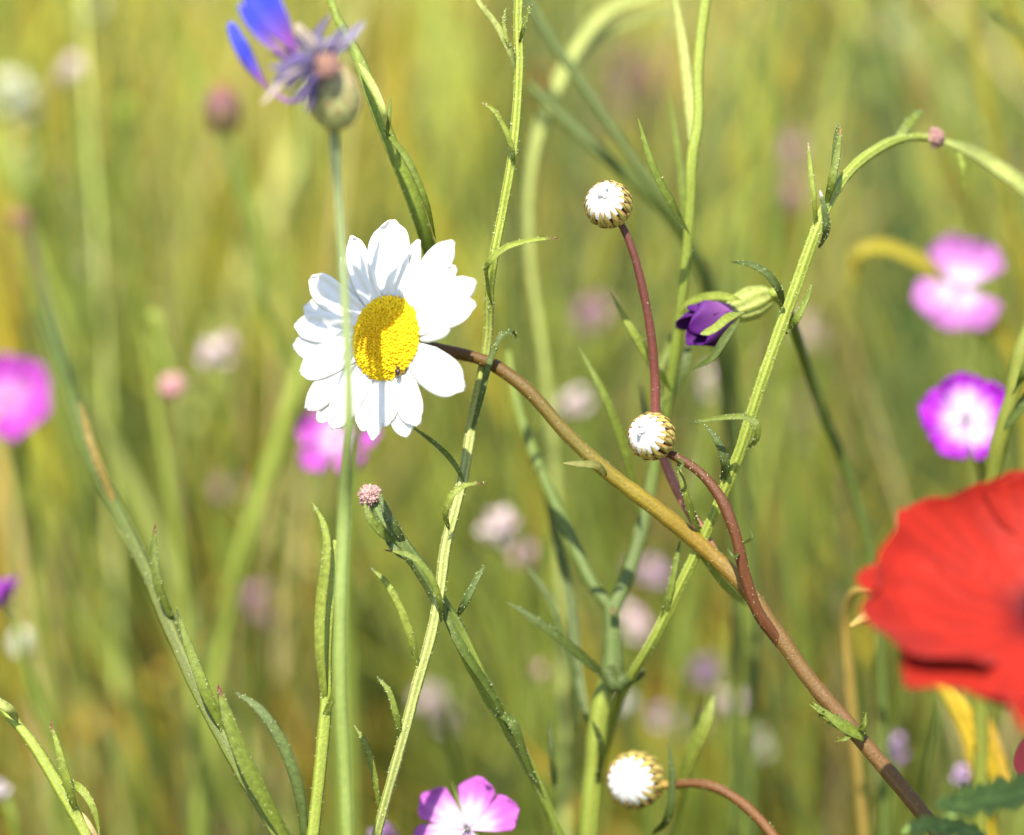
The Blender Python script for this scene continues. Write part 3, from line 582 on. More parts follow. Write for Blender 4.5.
stem(cb, [(224, 130, 130, 6), (232, 165, 130, 5), (246, 215, 130, 5), (264, 290, 132, 5), (285, 360, 135, 5.5), (310, 450, 140, 6), (330, 600, 145, 6), (335, 845, 150, 6)], G_MID * .8, n=50, sides=8)
mb = MB(); hcn = P(223, 112, 130); hax = CV(-.1, 1, .1); ha = nrm(np.cross(hax, FWD)); hb = np.cross(hax, ha); kx = PX(130)
zs = [-24, -14, 0, 12, 22, 28]; rs = [6, 15, 18, 15, 10, 3]
cc = np.repeat(np.array([G_MID * .8, [.14, .10, .04], [.15, .09, .05], [.17, .06, .08], [.20, .08, .05], [.26, .13, .03]]), 16, 0)
mb.add([hpt(z, r * (1 + .05 * math.cos(t * 8)), t) for z, r in zip(zs, rs) for t in np.linspace(0, 2 * math.pi, 17)[:-1]], [(i * 16 + j, i * 16 + (j + 1) % 16, (i + 1) * 16 + (j + 1) % 16, (i + 1) * 16 + j) for i in range(5) for j in range(16)], cc)
mb.build('bud', M_HEAD, cb)

# ------------------------------------------------------------------ corncockles
PET = ([0, .12, .45, .78, .92, 1], [.16, .3, .74, 1, .84, .4])
def corncockle(label, px, py, dd, nvec, rpx, stem_rows, rot=0.0, edge=MAG, mid=WHITE, white=.45, open_=.25, angs=None, wid=.52, group=None):
    rt = thing('corncockle', label, 'corncockle', P(stem_rows[-1][0], stem_rows[-1][1], stem_rows[-1][2]) * [1, 1, 0])
    n = CV(*nvec); c = P(px, py, dd); k = rpx * PX(dd); e1 = nrm(np.cross(n, FWD + UP * .01)); e2 = np.cross(n, e1)
    e1, e2 = nrm(RIGHT - n * np.dot(RIGHT, n)), None; e2 = np.cross(n, e1)
    for q in range(5):
        if angs and q >= len(angs): continue
        a = R(angs[q]) if angs else rot + q * 2 * math.pi / 5 + random.uniform(-.12, .12); o = e1 * math.cos(a) + e2 * math.sin(a)
        L = k * random.uniform(.86, 1.08); wq = white * random.uniform(.6, 1.35); tl = random.uniform(-.12, .14)
        G = petal_grid(c + o * k * .06, c + o * L + n * L * (open_ + tl), n - o * open_, k * wid, PET, bend=-.14, cup=.1, notch=.04, ng=1, round_=.16, nu=14, nv=11, wave=.10, twist=random.uniform(-.25, .25), seed=q + px)
        u = np.linspace(0, 1, 14)[:, None, None]; v = np.linspace(-1, 1, 11)[None, :, None]
        f = np.clip((u - wq * (1 - .5 * v ** 2) + .05 * np.sin(v * 9 + q)) / .5, 0, 1); f = f * f * (3 - 2 * f)
        C = mid * (1 - f) + edge * random.uniform(.85, 1.1) * f
        vein = 1 - .12 * (np.cos(v * 22) > .75) * np.clip(u * 2, 0, 1); mb = MB(); sheet(mb, G, C * vein, .00016); mb.build('petal', M_PETAL, rt)
    mb = MB()                                                           # ribbed calyx tube with five long sepals
    zs = np.linspace(-.85, .02, 8); rs = np.interp(zs, [-.85, -.75, -.4, .02], [.06, .15, .19, .12]) * k
    mb.add([c + n * z * k + (e1 * math.cos(t) + e2 * math.sin(t)) * r * (1 + .1 * math.cos(t * 10)) for z, r in zip(zs, rs) for t in np.linspace(0, 2 * math.pi, 41)[:-1]],
           [(i * 40 + j, i * 40 + (j + 1) % 40, (i + 1) * 40 + (j + 1) % 40, (i + 1) * 40 + j) for i in range(7) for j in range(40)], G_PALE * .8)
    cal = mb.build('calyx', M_LEAF, rt)
    for q in range(5):
        a = rot + (q + .5) * 2 * math.pi / 5; o = e1 * math.cos(a) + e2 * math.sin(a); mb = MB()
        p = spline([c - n * k * .05 + o * k * .12, c + o * k * .5 - n * k * .05, c + o * k * .95 - n * k * .12], 10)
        leaf_shape(mb, p, k * .055 * np.linspace(1, .1, 10), G_MID, n); mb.build('sepal', M_LEAF, cal)
    mb = MB()
    for q in range(7):
        a = q * .9; o = e1 * math.cos(a) + e2 * math.sin(a)
        tube(mb, [c, c + n * k * .22 + o * k * .05, c + n * k * .34 + o * k * .1], k * .012, WHITE * .8, 5)
    mb.build('stamens', M_PETAL, rt)
    base = c - n * k * .84
    d = np.dot(base - CAM, FWD); w = 2 * d * math.tan(HFOV / 2)
    bx = np.dot(base - CAM, RIGHT) / w * 1024 + 512; by = -np.dot(base - CAM, UP) / w * 1024 + 417.5
    stem(rt, [(bx, by, (d - S0) * 1000, 4)] + stem_rows, G_MID, n=46, sides=9)
    return rt
LAVW = np.array([.66, .50, .68])
corncockle('vivid magenta corncockle with white centre near the right edge above the poppy', 966, 418, 60, (-.2, .15, .95), 50, [(985, 480, 80, 4.5), (975, 600, 90, 5), (970, 845, 95, 5)], angs=[165, 95, 25, -48, 236], edge=np.array([.36, .018, .50]), white=.26, open_=.15, wid=.46, mid=LAVW)
corncockle('soft pink corncockle, most blurred of those at the right, above the vivid magenta one', 960, 288, 110, (-.25, .35, .85), 54, [(985, 330, 140, 5), (1000, 500, 150, 5), (990, 845, 150, 5)], angs=[48, 98, 190, 252, 300], edge=np.array([.46, .16, .46]), white=.14, open_=.1, wid=.42, mid=LAVW)
corncockle('pale pink corncockle with broad white centre cut off by the lower edge', 467, 829, 20, (-.1, .3, .9), 56, [(480, 880, 40, 5), (485, 960, 45, 5)], angs=[142, 76, 22, 198, 290], edge=np.array([.50, .12, .50]), white=.3, open_=.15, wid=.36, mid=LAVW)
corncockle('magenta corncockle partly outside the left edge, level with the daisy', 8, 398, 120, (.1, .3, .9), 50, [(25, 470, 150, 5), (40, 600, 160, 5), (60, 845, 160, 5)], angs=[48, -18, 100, -80, 190], edge=np.array([.44, .06, .44]), white=.0, open_=.1, wid=.42, mid=np.array([.6, .28, .58]))
corncockle('pink corncockle half hidden behind the lower petals of the daisy', 336, 438, 95, (-.1, .35, .95), 46, [(345, 520, 110, 5), (350, 640, 120, 5), (352, 845, 120, 5)], angs=[225, 5, 100, 165, -60], edge=np.array([.44, .08, .44]), white=.02, open_=.1, wid=.36, mid=LAVW)
corncockle('small purple corncockle above a pale calyx at the left edge', 4, 604, 90, (-.5, .8, .3), 28, [(28, 680, 95, 4), (60, 760, 98, 4), (80, 845, 100, 4)], rot=.3, edge=np.array([.30, .04, .40]), mid=np.array([.45, .15, .5]), white=.2, open_=.7)

# furled purple corncockle on its side
fu = thing('corncockle', 'half closed deep purple corncockle lying sideways between two stalks', 'corncockle', P(880, 900, 70) * [1, 1, 0])
fa = CV(-.84, -.36, .30); fc = P(735, 310, 16); k = PX(16) * .94; f1 = nrm(np.cross(fa, FWD)); f2 = np.cross(fa, f1)
for q in range(5):
    a = q * 2 * math.pi / 5 + .4; o = f1 * math.cos(a) + f2 * math.sin(a)
    G = petal_grid(fc + o * 5 * k, fc + fa * (58 + 7 * math.sin(q * 2.3)) * k + o * 21 * k, -o + fa * .15, 19 * k, ([0, .3, .7, 1], [.4, .8, 1.1, .75]), bend=-.22, cup=.4, round_=.28, nu=14, nv=9, wave=.09, seed=q, twist=.35)
    u = np.linspace(0, 1, 14)[:, None, None]; C = np.array([.40, .15, .42]) * (1 - u) ** 1.4 + np.array([.085, .008, .16]) * (1 - (1 - u) ** 1.2)
    mb = MB(); sheet(mb, G, np.broadcast_to(C, G.shape), .00016); mb.build('petal', M_PETAL, fu)
mb = MB(); zs = np.linspace(-46, 6, 10); rs = np.interp(zs, [-46, -40, -22, -6, 6], [5, 12, 17, 15, 10])
mb.add([fc + fa * z * k + (f1 * math.cos(t) + f2 * math.sin(t)) * r * k * (1 + .09 * math.cos(t * 10)) for z, r in zip(zs, rs) for t in np.linspace(0, 2 * math.pi, 41)[:-1]],
       [(i * 40 + j, i * 40 + (j + 1) % 40, (i + 1) * 40 + (j + 1) % 40, (i + 1) * 40 + j) for i in range(9) for j in range(40)], np.repeat(np.array([(G_PALE if i % 4 else G_LITE) for i in range(40)])[None], 10, 0).reshape(-1, 3))
cal = mb.build('calyx', M_LEAF, fu)
for rows, c, w in [([(745, 312, 2), (728, 318, -6), (708, 332, -8), (700, 334, -8)], G_LITE, 5), ([(740, 318, 10), (724, 340, 8), (712, 358, 8), (692, 370, 10)], G_DARK * 1.4, 4.5), ([(742, 300, 10), (715, 296, 14), (690, 302, 18), (672, 318, 22)], G_LITE, 5), ([(745, 295, 16), (728, 300, 20), (706, 316, 26)], G_MID, 4), ([(735, 322, 22), (715, 335, 28), (690, 345, 32)], G_MID, 4)]:
    leaf(cal, rows, c, None, 'sepal', w=w)
stem(fu, [(773, 292, 12, 5), (785, 305, 20, 5), (798, 340, 34, 5.4), (822, 410, 50, 5.6), (850, 480, 58, 5.6), (868, 540, 62, 5.4), (880, 650, 66, 5), (885, 845, 70, 5)], [(0, G_LITE), (.15, G_DARK * 1.3), (1, G_DARK * 1.3)], n=60)

# leafy corncockle plant with the forked stem
fk = thing('corncockle', 'forked grey green corncockle plant with a thick hairy node, standing behind the daisy stem', 'corncockle', P(588, 900, 34) * [1, 1, 0]); SLIM[fk.name] = 0.84
stem(fk, [(612, 606, 30, 10), (613, 640, 30, 11), (611, 676, 30, 13), (603, 700, 30, 12), (594, 770, 32, 12), (588, 845, 34, 12)], [(0, G_BLUE * 1.1), (.28, G_BLUE), (.4, G_LITE * .9), (.6, G_LITE * .85), (1, G_MID)], n=60, sides=16, rib=.05)
stem(fk, [(711, -30, 18, 6), (704, 10, 18, 6.2), (698, 70, 17, 6.4), (697, 130, 16, 6.4), (693, 150, 16, 7), (690, 210, 18, 6), (684, 280, 22, 6), (676, 345, 26, 6), (668, 400, 30, 6), (656, 460, 34, 7), (643, 525, 34, 9), (628, 575, 32, 9), (613, 610, 30, 9)],
     [(0, G_LITE), (.35, G_LITE), (.6, G_MID * 1.2), (.85, G_BLUE * .95), (1, G_BLUE)], 'side_stem', False, n=110, sides=14, hair=220, hl=.0004, hw=.00009, rib=.05)
stem(fk, [(508, 352, 50, 5), (516, 400, 46, 6), (530, 445, 42, 7), (550, 492, 38, 8), (575, 548, 34, 8.4), (595, 588, 31, 8), (612, 610, 30, 8)], [(0, G_MID), (.5, G_DARK * 1.5), (1, G_BLUE)], 'side_stem', False, n=70, sides=12)
for rows, w, col in [([(612, 684, 28), (590, 664, 22), (555, 635, 18), (528, 615, 18), (504, 601, 20)], 6, G_DARK * 1.2), ([(600, 688, 28), (628, 680, 24), (640, 672, 24), (630, 664, 26)], 7, G_BLUE * .8), ([(590, 730, 34), (578, 670, 42), (570, 600, 46), (552, 520, 50), (528, 430, 54)], 6, G_BLUE), ([(577, 730, 44), (577, 690, 42), (566, 650, 40), (545, 590, 40), (525, 565, 42)], 5, G_BLUE),
                     ([(690, 235, 14), (672, 205, 6), (652, 165, 3), (638, 118, 4)], 5.5, G_MID * 1.1), ([(694, 160, 22), (690, 110, 26), (682, 40, 32), (672, -20, 36)], 6.5, G_PALE * 1.1), ([(686, 235, 26), (682, 190, 28), (676, 140, 30), (668, 90, 34)], 5, G_MID), ([(672, 392, 26), (650, 360, 20), (632, 330, 18), (609, 292, 20)], 5, G_LITE), ([(640, 520, 28), (622, 440, 22), (603, 392, 20), (578, 346, 22)], 5, G_MID * 1.1),
                     ([(668, 405, 30), (684, 370, 28), (690, 340, 30), (700, 318, 34)], 5, G_BLUE), ([(664, 420, 34), (656, 380, 38), (668, 350, 40), (672, 330, 44)], 5, G_MID), ([(652, 470, 34), (646, 420, 40), (640, 380, 46)], 4, G_BLUE), ([(596, 790, 30), (600, 740, 24), (592, 720, 22)], 4, G_DARK), ([(555, 790, 30), (552, 760, 28), (549, 715, 30)], 4, G_DARK), ([(652, 835, 26), (668, 815, 20), (672, 780, 20), (668, 740, 22)], 5, G_DARK), ([(680, 790, 40), (692, 750, 36), (706, 720, 34), (714, 694, 36)], 8, G_LITE * .9)]:
    leaf(fk, rows, col, None, w=w, hair=10)
mb = MB(); q = P(613, 612, 26); dome_florets(mb, q, CV(0, .5, .8), .0007, .0006, 24, RED_ST, G_BLUE, .0003); mb.build('node', M_HEAD, fk)
mb = MB(); p = spline(W([(606, 668, 24), (616, 686, 23), (626, 676, 24)]), 8)[:, :3]; tube(mb, p, .0016, G_BLUE * .8, 10); hairs(mb, p, np.full(8, .0016), 200, .0008, .00012, G_BLUE * 1.3); mb.build('node', M_LEAF, fk)

# ------------------------------------------------------------------ red poppy
po = thing('poppy', 'large red poppy with crinkled petals cut off by the right edge', 'poppy', P(1090, 900, -20) * [1, 1, 0])
PD = -58; kp = PX(PD); pax = nrm(CV(-.12, .66, .74)); pc = P(1062, 622, PD + 8); pr = nrm(RIGHT - pax * np.dot(RIGHT, pax)); pf = np.cross(pax, pr)
if np.dot(pf, -FWD) < 0: pf = -pf                                        # pf leans towards the lens
def poppy_petal(a0, span, rim, hgt, seed, steep=1.35, lift=0.0, stretch=.5):
    nu, nv = 34, 44; G = np.zeros((nu, nv, 3)); C = np.zeros((nu, nv, 3))
    for i, u in enumerate(np.linspace(0, 1, nu)):
        for j, v in enumerate(np.linspace(-1, 1, nv)):
            a = a0 + v * span * (.30 + .70 * min(1, u * 1.5) ** .7)
            edge = 1 - .10 * abs(v) ** 3 + .030 * mnoise.noise(Vector((v * 4.2, seed, 1))) + .016 * mnoise.noise(Vector((v * 13, seed, 4)))
            uu = u * edge
            r = rim * (1 + stretch * max(0, -math.cos(a)) ** 2) * (1 - (1 - uu) ** 1.6) * (1 + .04 * (1 - v * v))
            z = hgt * uu ** steep + lift * min(1, u * 4)
            cr = 1 + .11 * u * mnoise.noise(Vector((v * 3.2, u * 2.2, seed))) + .016 * u * mnoise.noise(Vector((v * 15, u * 5, seed + 5)))
            ruf = .065 * u ** 6 * math.sin(v * 11 + seed * 2) + .03 * u ** 5 * math.sin(v * 23 + seed)
            G[i, j] = pc + kp * (r * (cr + ruf) * (pr * math.cos(a) + pf * math.sin(a)) + pax * (z + (5 * math.sin(v * 9 + seed) + 2.2 * math.sin(v * 31 + seed * 3) * (1 - u * .5)) * u ** 2))
            f = np.clip((.30 - u) / .2, 0, 1) ** 1.5
            C[i, j] = np.array([.38, .017, .007]) * (1 - f) * (1 + .10 * math.sin(v * 47 + 2 * math.sin(v * 13))) + np.array([.02, .005, .015]) * f
    mb = MB(); sheet(mb, G, C, .00014); mb.build('petal', M_POPPY, po)
poppy_petal(R(-146), 1.42, 122, 90, 1.3, 1.0, -3)
poppy_petal(R(-48), 1.25, 130, 90, 4.7, 1.0, -5)
poppy_petal(R(132), 1.25, 158, 44, 9.1, 1.0, 24, .16)
poppy_petal(R(62), 1.2, 156, 40, 7.7, 1.0, 18, .1)
mb = MB(); zs = [0, 20, 40, 48, 50]; rs = [5, 14, 16, 18, 3]
mb.add([pc + kp * (pax * (z + 4) + (pr * math.cos(t) + pf * math.sin(t)) * r) for z, r in zip(zs, rs) for t in np.linspace(0, 2 * math.pi, 21)[:-1]], [(i * 20 + j, i * 20 + (j + 1) % 20, (i + 1) * 20 + (j + 1) % 20, (i + 1) * 20 + j) for i in range(4) for j in range(20)], G_BLUE)
mb.build('seed_capsule', M_LEAF, po)
mb = MB()
for q in range(60):
    a = random.uniform(0, 6.28); r = random.uniform(22, 42); z = random.uniform(30, 52); d = pr * math.cos(a) + pf * math.sin(a)
    tube(mb, [pc + kp * d * 8, pc + kp * (d * r * .8 + pax * z * .6), pc + kp * (d * r + pax * z)], [.0001, .0001, .0004], [.02, .01, .03], 5)
mb.build('stamens', M_PETAL, po)
stem(po, [(1063, 626, PD + 10, 7), (1078, 665, PD + 18, 6), (1092, 740, PD + 24, 6), (1098, 830, PD + 26, 6), (1100, 880, PD + 28, 6)], G_MID, n=40, hair=120, hl=.0012, hw=.00006)
# a loose petal tip below
pp = thing('poppy', 'sliver of a second red poppy just below the large one at the right edge', 'poppy', P(1100, 920, 10) * [1, 1, 0])
c = P(1060, 770, -8); k = PX()
for q in range(4):
    a = q * math.pi / 2 + 2.7; o = nrm(RIGHT * math.cos(a) + UP * math.sin(a) * .8 - FWD * .25)
    G = petal_grid(c + o * 3 * k, c + o * 52 * k, CV(-.2, .4, 1), 34 * k, ([0, .3, .75, 1], [.3, .85, 1, .7]), bend=.2, cup=.15, wave=.06, seed=q); mb = MB(); sheet(mb, G, np.array([.75, .12, .12]), .00015); mb.build('petal', M_POPPY, pp)
stem(pp, [(1062, 772, -4, 4), (1078, 820, 0, 4.5), (1090, 880, 6, 5)], G_MID, n=30)

# toothed leaf at the lower right
sl = thing('poppy_leaf_shoot', 'toothed grey green leaf shoot below the red poppy in the lower right corner', 'leaf', P(1100, 900, 0) * [1, 1, 0])
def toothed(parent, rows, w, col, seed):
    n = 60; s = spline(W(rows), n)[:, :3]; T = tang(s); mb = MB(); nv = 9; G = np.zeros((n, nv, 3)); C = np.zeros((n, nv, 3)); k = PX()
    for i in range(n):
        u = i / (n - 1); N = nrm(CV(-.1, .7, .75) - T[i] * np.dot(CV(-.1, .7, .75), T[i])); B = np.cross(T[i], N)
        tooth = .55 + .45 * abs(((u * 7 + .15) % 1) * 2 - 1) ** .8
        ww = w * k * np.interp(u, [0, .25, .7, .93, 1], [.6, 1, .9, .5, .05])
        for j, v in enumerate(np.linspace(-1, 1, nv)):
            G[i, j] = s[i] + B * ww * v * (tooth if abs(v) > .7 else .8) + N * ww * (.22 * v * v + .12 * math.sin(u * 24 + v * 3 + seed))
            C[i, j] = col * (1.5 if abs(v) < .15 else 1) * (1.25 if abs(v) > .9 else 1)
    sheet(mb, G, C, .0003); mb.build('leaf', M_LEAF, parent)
toothed(sl, [(1075, 778, -34), (1030, 792, -38), (990, 800, -40), (962, 806, -40), (936, 805, -38)], 22, np.array([.25, .36, .08]), 1)  # pale green, lightened further to stand in for sunlight the poppy blocks
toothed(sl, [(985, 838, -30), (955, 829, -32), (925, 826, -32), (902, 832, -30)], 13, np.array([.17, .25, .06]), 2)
stem(sl, [(1072, 775, -22, 5), (1078, 830, -20, 6), (1060, 890, -20, 7)], G_MID, n=26)

# ------------------------------------------------------------------ single stalks and blades at middle distance
def stalk(label, rows, col, extra=(), name='grass_stalk', cat='grass', ground=True, flat=False, hair=0):
    rt = tag(thing(name, label, cat, P(rows[-1][0], rows[-1][1], rows[-1][2]) * [1, 1, 0]), kind='thing')
    if flat:
        w = rooted(rows); s = spline(w, 48); half = s[:, 3] * np.interp(np.linspace(0, 1, 48), [0, .04, .2, 1], [.1, .6, 1, 1]); mb = MB()
        leaf_shape(mb, s[:, :3], half, np.array(col), CV(.2, .2, 1), .12, .3, 8)
        if hair: hairs(mb, s[:34, :3], half[:34] * .95, hair, .0004, .00011, HAIR)
        mb.build('blade', M_LEAF, rt)
    else: stem(rt, rows, np.array(col), n=60, sides=9)
    for e in extra: leaf(rt, e[0], e[2], None, 'leaf', w=e[1])
    return rt
stalk('broad pale green grass blade curving down left of the upper bud', [(690, -30, 100, 5), (650, -4, 96, 7), (612, 8, 92, 8.5), (585, 36, 88, 7), (560, 78, 84, 7.5), (540, 125, 82, 6.5), (529, 185, 82, 5), (530, 260, 84, 5), (541, 340, 88, 5), (552, 430, 94, 5), (560, 600, 104, 5), (565, 845, 110, 5)], G_PALE, [([(566, 72, 86), (600, 36, 92), (640, 18, 96), (690, 2, 100)], 6, G_PALE * .9)], flat=True)
stalk('dark green grass stem slanting down right behind the upper bud', [(520, -20, 70, 4.5), (545, 30, 66, 5), (585, 88, 62, 5), (630, 155, 58, 5.4), (672, 215, 58, 5), (700, 270, 66, 5), (725, 400, 84, 5), (735, 845, 100, 5)], G_DARK * 1.1)
stalk('second dark grass stem below the first, running towards the leafy stalk', [(530, 85, 78, 5), (565, 120, 74, 6), (615, 165, 70, 6.5), (662, 208, 72, 6), (700, 262, 80, 6), (740, 420, 96, 6), (750, 845, 110, 6)], G_DARK * 1.2)
stalk('hairy green leaf blade dropping behind the top right of the daisy', [(322, -40, 14, 5), (333, 8, 12, 6), (358, 58, 10, 7), (374, 100, 8, 8), (388, 138, 8, 7.5), (407, 182, 10, 8.5), (422, 225, 14, 8), (432, 262, 22, 8), (425, 330, 45, 7), (395, 400, 70, 6), (358, 430, 85, 6), (346, 520, 92, 6), (346, 845, 98, 6)], G_MID * 1.3, [([(358, 62, 6), (372, 84, 0), (384, 112, -2), (386, 125, 0)], 4, G_PALE), ([(387, 140, 4), (389, 118, 0), (391, 95, 2)], 3, G_MID), ([(384, 130, 4), (408, 160, -2), (425, 198, -2), (436, 240, 4)], 4, G_MID)], flat=True, hair=150)
stalk('pale out of focus stem slanting from the daisy towards the lower left', [(312, 330, 130, 4), (296, 385, 130, 8), (276, 450, 132, 9), (256, 510, 134, 9), (238, 570, 136, 8), (222, 640, 138, 7), (205, 845, 140, 7)], G_LITE * .95)
stalk('hooked stem with a small pink nodding bud left of the daisy', [(172, 378, 118, 4), (163, 345, 118, 6), (154, 316, 118, 7), (147, 322, 120, 5), (150, 360, 122, 5), (160, 430, 124, 5), (180, 560, 128, 5), (200, 845, 132, 5)], G_LITE * .8, name='pink_bud_stalk', cat='wildflower')
ob = bpy.data.objects['pink_bud_stalk']; mb = MB(); dome_florets(mb, P(172, 384, 116), CV(.2, -.5, .8), .0026, .003, 60, np.array([.66, .26, .36]), np.array([.5, .3, .25]), .0006); mb.build('bud', M_HEAD, ob)
stalk('yellow green grass blade with a curled tip left of the pink corncockle', [(857, 288, 110, 3), (852, 268, 108, 7), (860, 252, 106, 7), (880, 247, 108, 8), (920, 262, 112, 8), (965, 295, 118, 8), (1010, 350, 128, 8), (1035, 500, 140, 8), (1045, 845, 150, 8)], G_YEL * [1.1, 1.05, 1.4], flat=True)
stalk('thick olive stem with a small swollen bud at the right edge above the poppy', [(1032, 318, 26, 6), (1020, 356, 26, 9), (1012, 396, 26, 8), (1000, 440, 28, 9), (991, 490, 32, 8), (985, 560, 38, 8), (980, 845, 50, 8)], G_MID * [1.15, 1, 1], [([(1012, 395, 20), (1024, 372, 14), (1032, 340, 16)], 6, G_MID), ([(1004, 430, 22), (1026, 400, 20), (1040, 370, 22)], 6, G_DARK * 1.4)])
ob = bpy.data.objects['grass_stalk.006'] if 'grass_stalk.006' in bpy.data.objects else None
stalk('pale green leaf blade with a light sheen arching out of the right edge', [(934, 138, 26, 3), (955, 145, 29, 6), (985, 160, 36, 8), (1015, 180, 38, 9), (1050, 215, 44, 9), (1075, 300, 56, 8), (1085, 845, 80, 8)], G_PALE, [([(955, 145, 32), (962, 165, 26), (964, 195, 28)], 4, G_LITE)], flat=True)
stalk('withered yellow leaf blade hanging below the red poppy', [(925, 655, 80, 5), (948, 690, 78, 9), (968, 730, 76, 10), (980, 780, 74, 9), (992, 845, 74, 8)], np.array([.44, .31, .015]), [([(1000, 790, 48), (985, 750, 46), (962, 705, 46), (950, 680, 48)], 9, np.array([.46, .32, .02])), ([(1010, 800, 52), (1000, 760, 54), (985, 715, 56), (975, 690, 58)], 6, np.array([.42, .27, .02]))], name='withered_leaf', cat='leaf', flat=True)
stalk('small curled orange tan leaf at the left tip of the poppy', [(896, 603, -18, 3), (884, 607, -20, 6), (868, 615, -20, 6), (853, 625, -18, 5), (849, 628, -16, 2)], np.array([.62, .38, .12]), name='withered_leaf', cat='leaf') if False else None
stalk('thin hooked green tendril stem ending in an orange tan tip beside the poppy', [(850, 627, 20, 3), (866, 617, 20, 6), (884, 609, 22, 6), (893, 600, 26, 4), (875, 590, 34, 4), (855, 592, 40, 4.5), (846, 612, 46, 5), (850, 680, 54, 5), (865, 845, 70, 5)], np.array([.36, .25, .06]), name='withered_leaf', cat='leaf')
# plain blades, each leaning its own way: px/py of the tip, px/py at the foot of the picture, depth, half width, colour, label
BL = [((965, -30), (985, 95), (1020, 250), 150, 8, G_YEL, 'wide yellow blade running down the upper right corner'),
      ((1000, -30), (1030, 70), (1075, 240), 130, 7, G_YEL * [1.1, 1, 1], 'yellow blade crossing the upper right corner'),
      ((985, 5), (1012, 25), (1080, 160), 90, 5, G_DARK, 'dark blade clipped by the upper right corner'),
      ((930, 60), (965, 170), (1000, 330), 190, 9, G_LITE, 'soft green blade below the upper right corner'),
      ((770, -30), (775, 250), (790, 500), 170, 9, G_MID * 1.2, 'blurred upright green blade right of the upper stems'),
      ((745, -30), (750, 200), (745, 520), 200, 8, G_LITE, 'blurred pale upright blade behind the leafy stem'),
      ((880, -40), (900, 150), (915, 350), 280, 16, G_DARK * [.8, 1.1, 1.6], 'dark bluish blurred blade in the upper right'),
      ((855, -40), (872, 180), (900, 420), 330, 15, G_BLUE, 'grey green blurred blade in the upper right'),
      ((800, 500), (830, 600), (880, 845), 160, 6, G_DARK * 1.5, 'dark stem leaning left above the lower right'),
      ((810, 450), (830, 520), (860, 700), 130, 4, G_DARK * 1.4, 'thin dark stem under the arching stalk'),
      ((755, 640), (770, 720), (800, 845), 140, 6, G_MID, 'green blade below the crossing of the daisy stems'),
      ((905, 640), (890, 740), (870, 845), 110, 5, G_MID, 'green blade left of the poppy foot'),
      ((935, 700), (925, 770), (915, 845), 70, 6, G_DARK * 1.6, 'dark green stem below the poppy'),
      ((420, -40), (400, 80), (480, 330), 210, 9, G_YEL, 'blurred yellow green blade above the daisy'),
      ((150, -40), (215, 110), (300, 330), 220, 9, G_LITE, 'blurred pale blade left of the blue cornflower'),
      ((60, 60), (120, 250), (210, 520), 210, 8, G_MID * 1.1, 'blurred green blade in the upper left'),
      ((-20, 90), (70, 330), (170, 620), 190, 9, G_LITE, 'blurred light blade behind the left corncockle'),
      ((70, 370), (110, 440), (200, 640), 160, 9, G_PALE * .8, 'pale yellow green blurred blade right of the left corncockle'),
      ((0, 300), (40, 420), (140, 700), 240, 11, G_YEL, 'yellow blurred blade at the left edge'),
      ((180, 460), (195, 560), (190, 845), 150, 6, G_BLUE, 'bluish green blade near the lower left'),
      ((250, 520), (215, 640), (190, 845), 120, 5, G_MID, 'slim green blade crossing the lower left stalk'),
      ((560, 420), (548, 560), (560, 845), 120, 7, G_MID * 1.1, 'blurred green blade behind the forked plant'),
      ((470, 560), (500, 640), (560, 845), 160, 6, G_LITE * .8, 'blurred light blade below the white blossom'),
      ((430, 500), (470, 590), (560, 845), 200, 6, G_MID, 'faint green blade right of the centre stalk'),
      ((440, 700), (455, 760), (460, 845), 100, 5, G_DARK * 1.4, 'dark short blade above the lowest corncockle'),
      ((700, 690), (690, 760), (670, 845), 50, 5, G_MID, 'short blade right of the lowest bud'),
      ((90, 640), (130, 740), (180, 845), 200, 9, OCHRE, 'ochre blurred blade in the lower left'),
      ((240, 600), (290, 720), (340, 845), 220, 9, OCHRE * .9, 'ochre blurred blade behind the leafy shoot')]
for tip, midp, foot, dd, hw_, col, lab in BL:
    hw_ *= .62
    stalk(lab, [(*tip, dd - 8, hw_ * .3), ((tip[0] * 1.1 + midp[0] * .9) / 2, (tip[1] + midp[1]) / 2, dd - 4, hw_ * .9), (*midp, dd, hw_), (*foot, dd + 14, hw_)], np.array(col), name='wild_grass', flat=True)

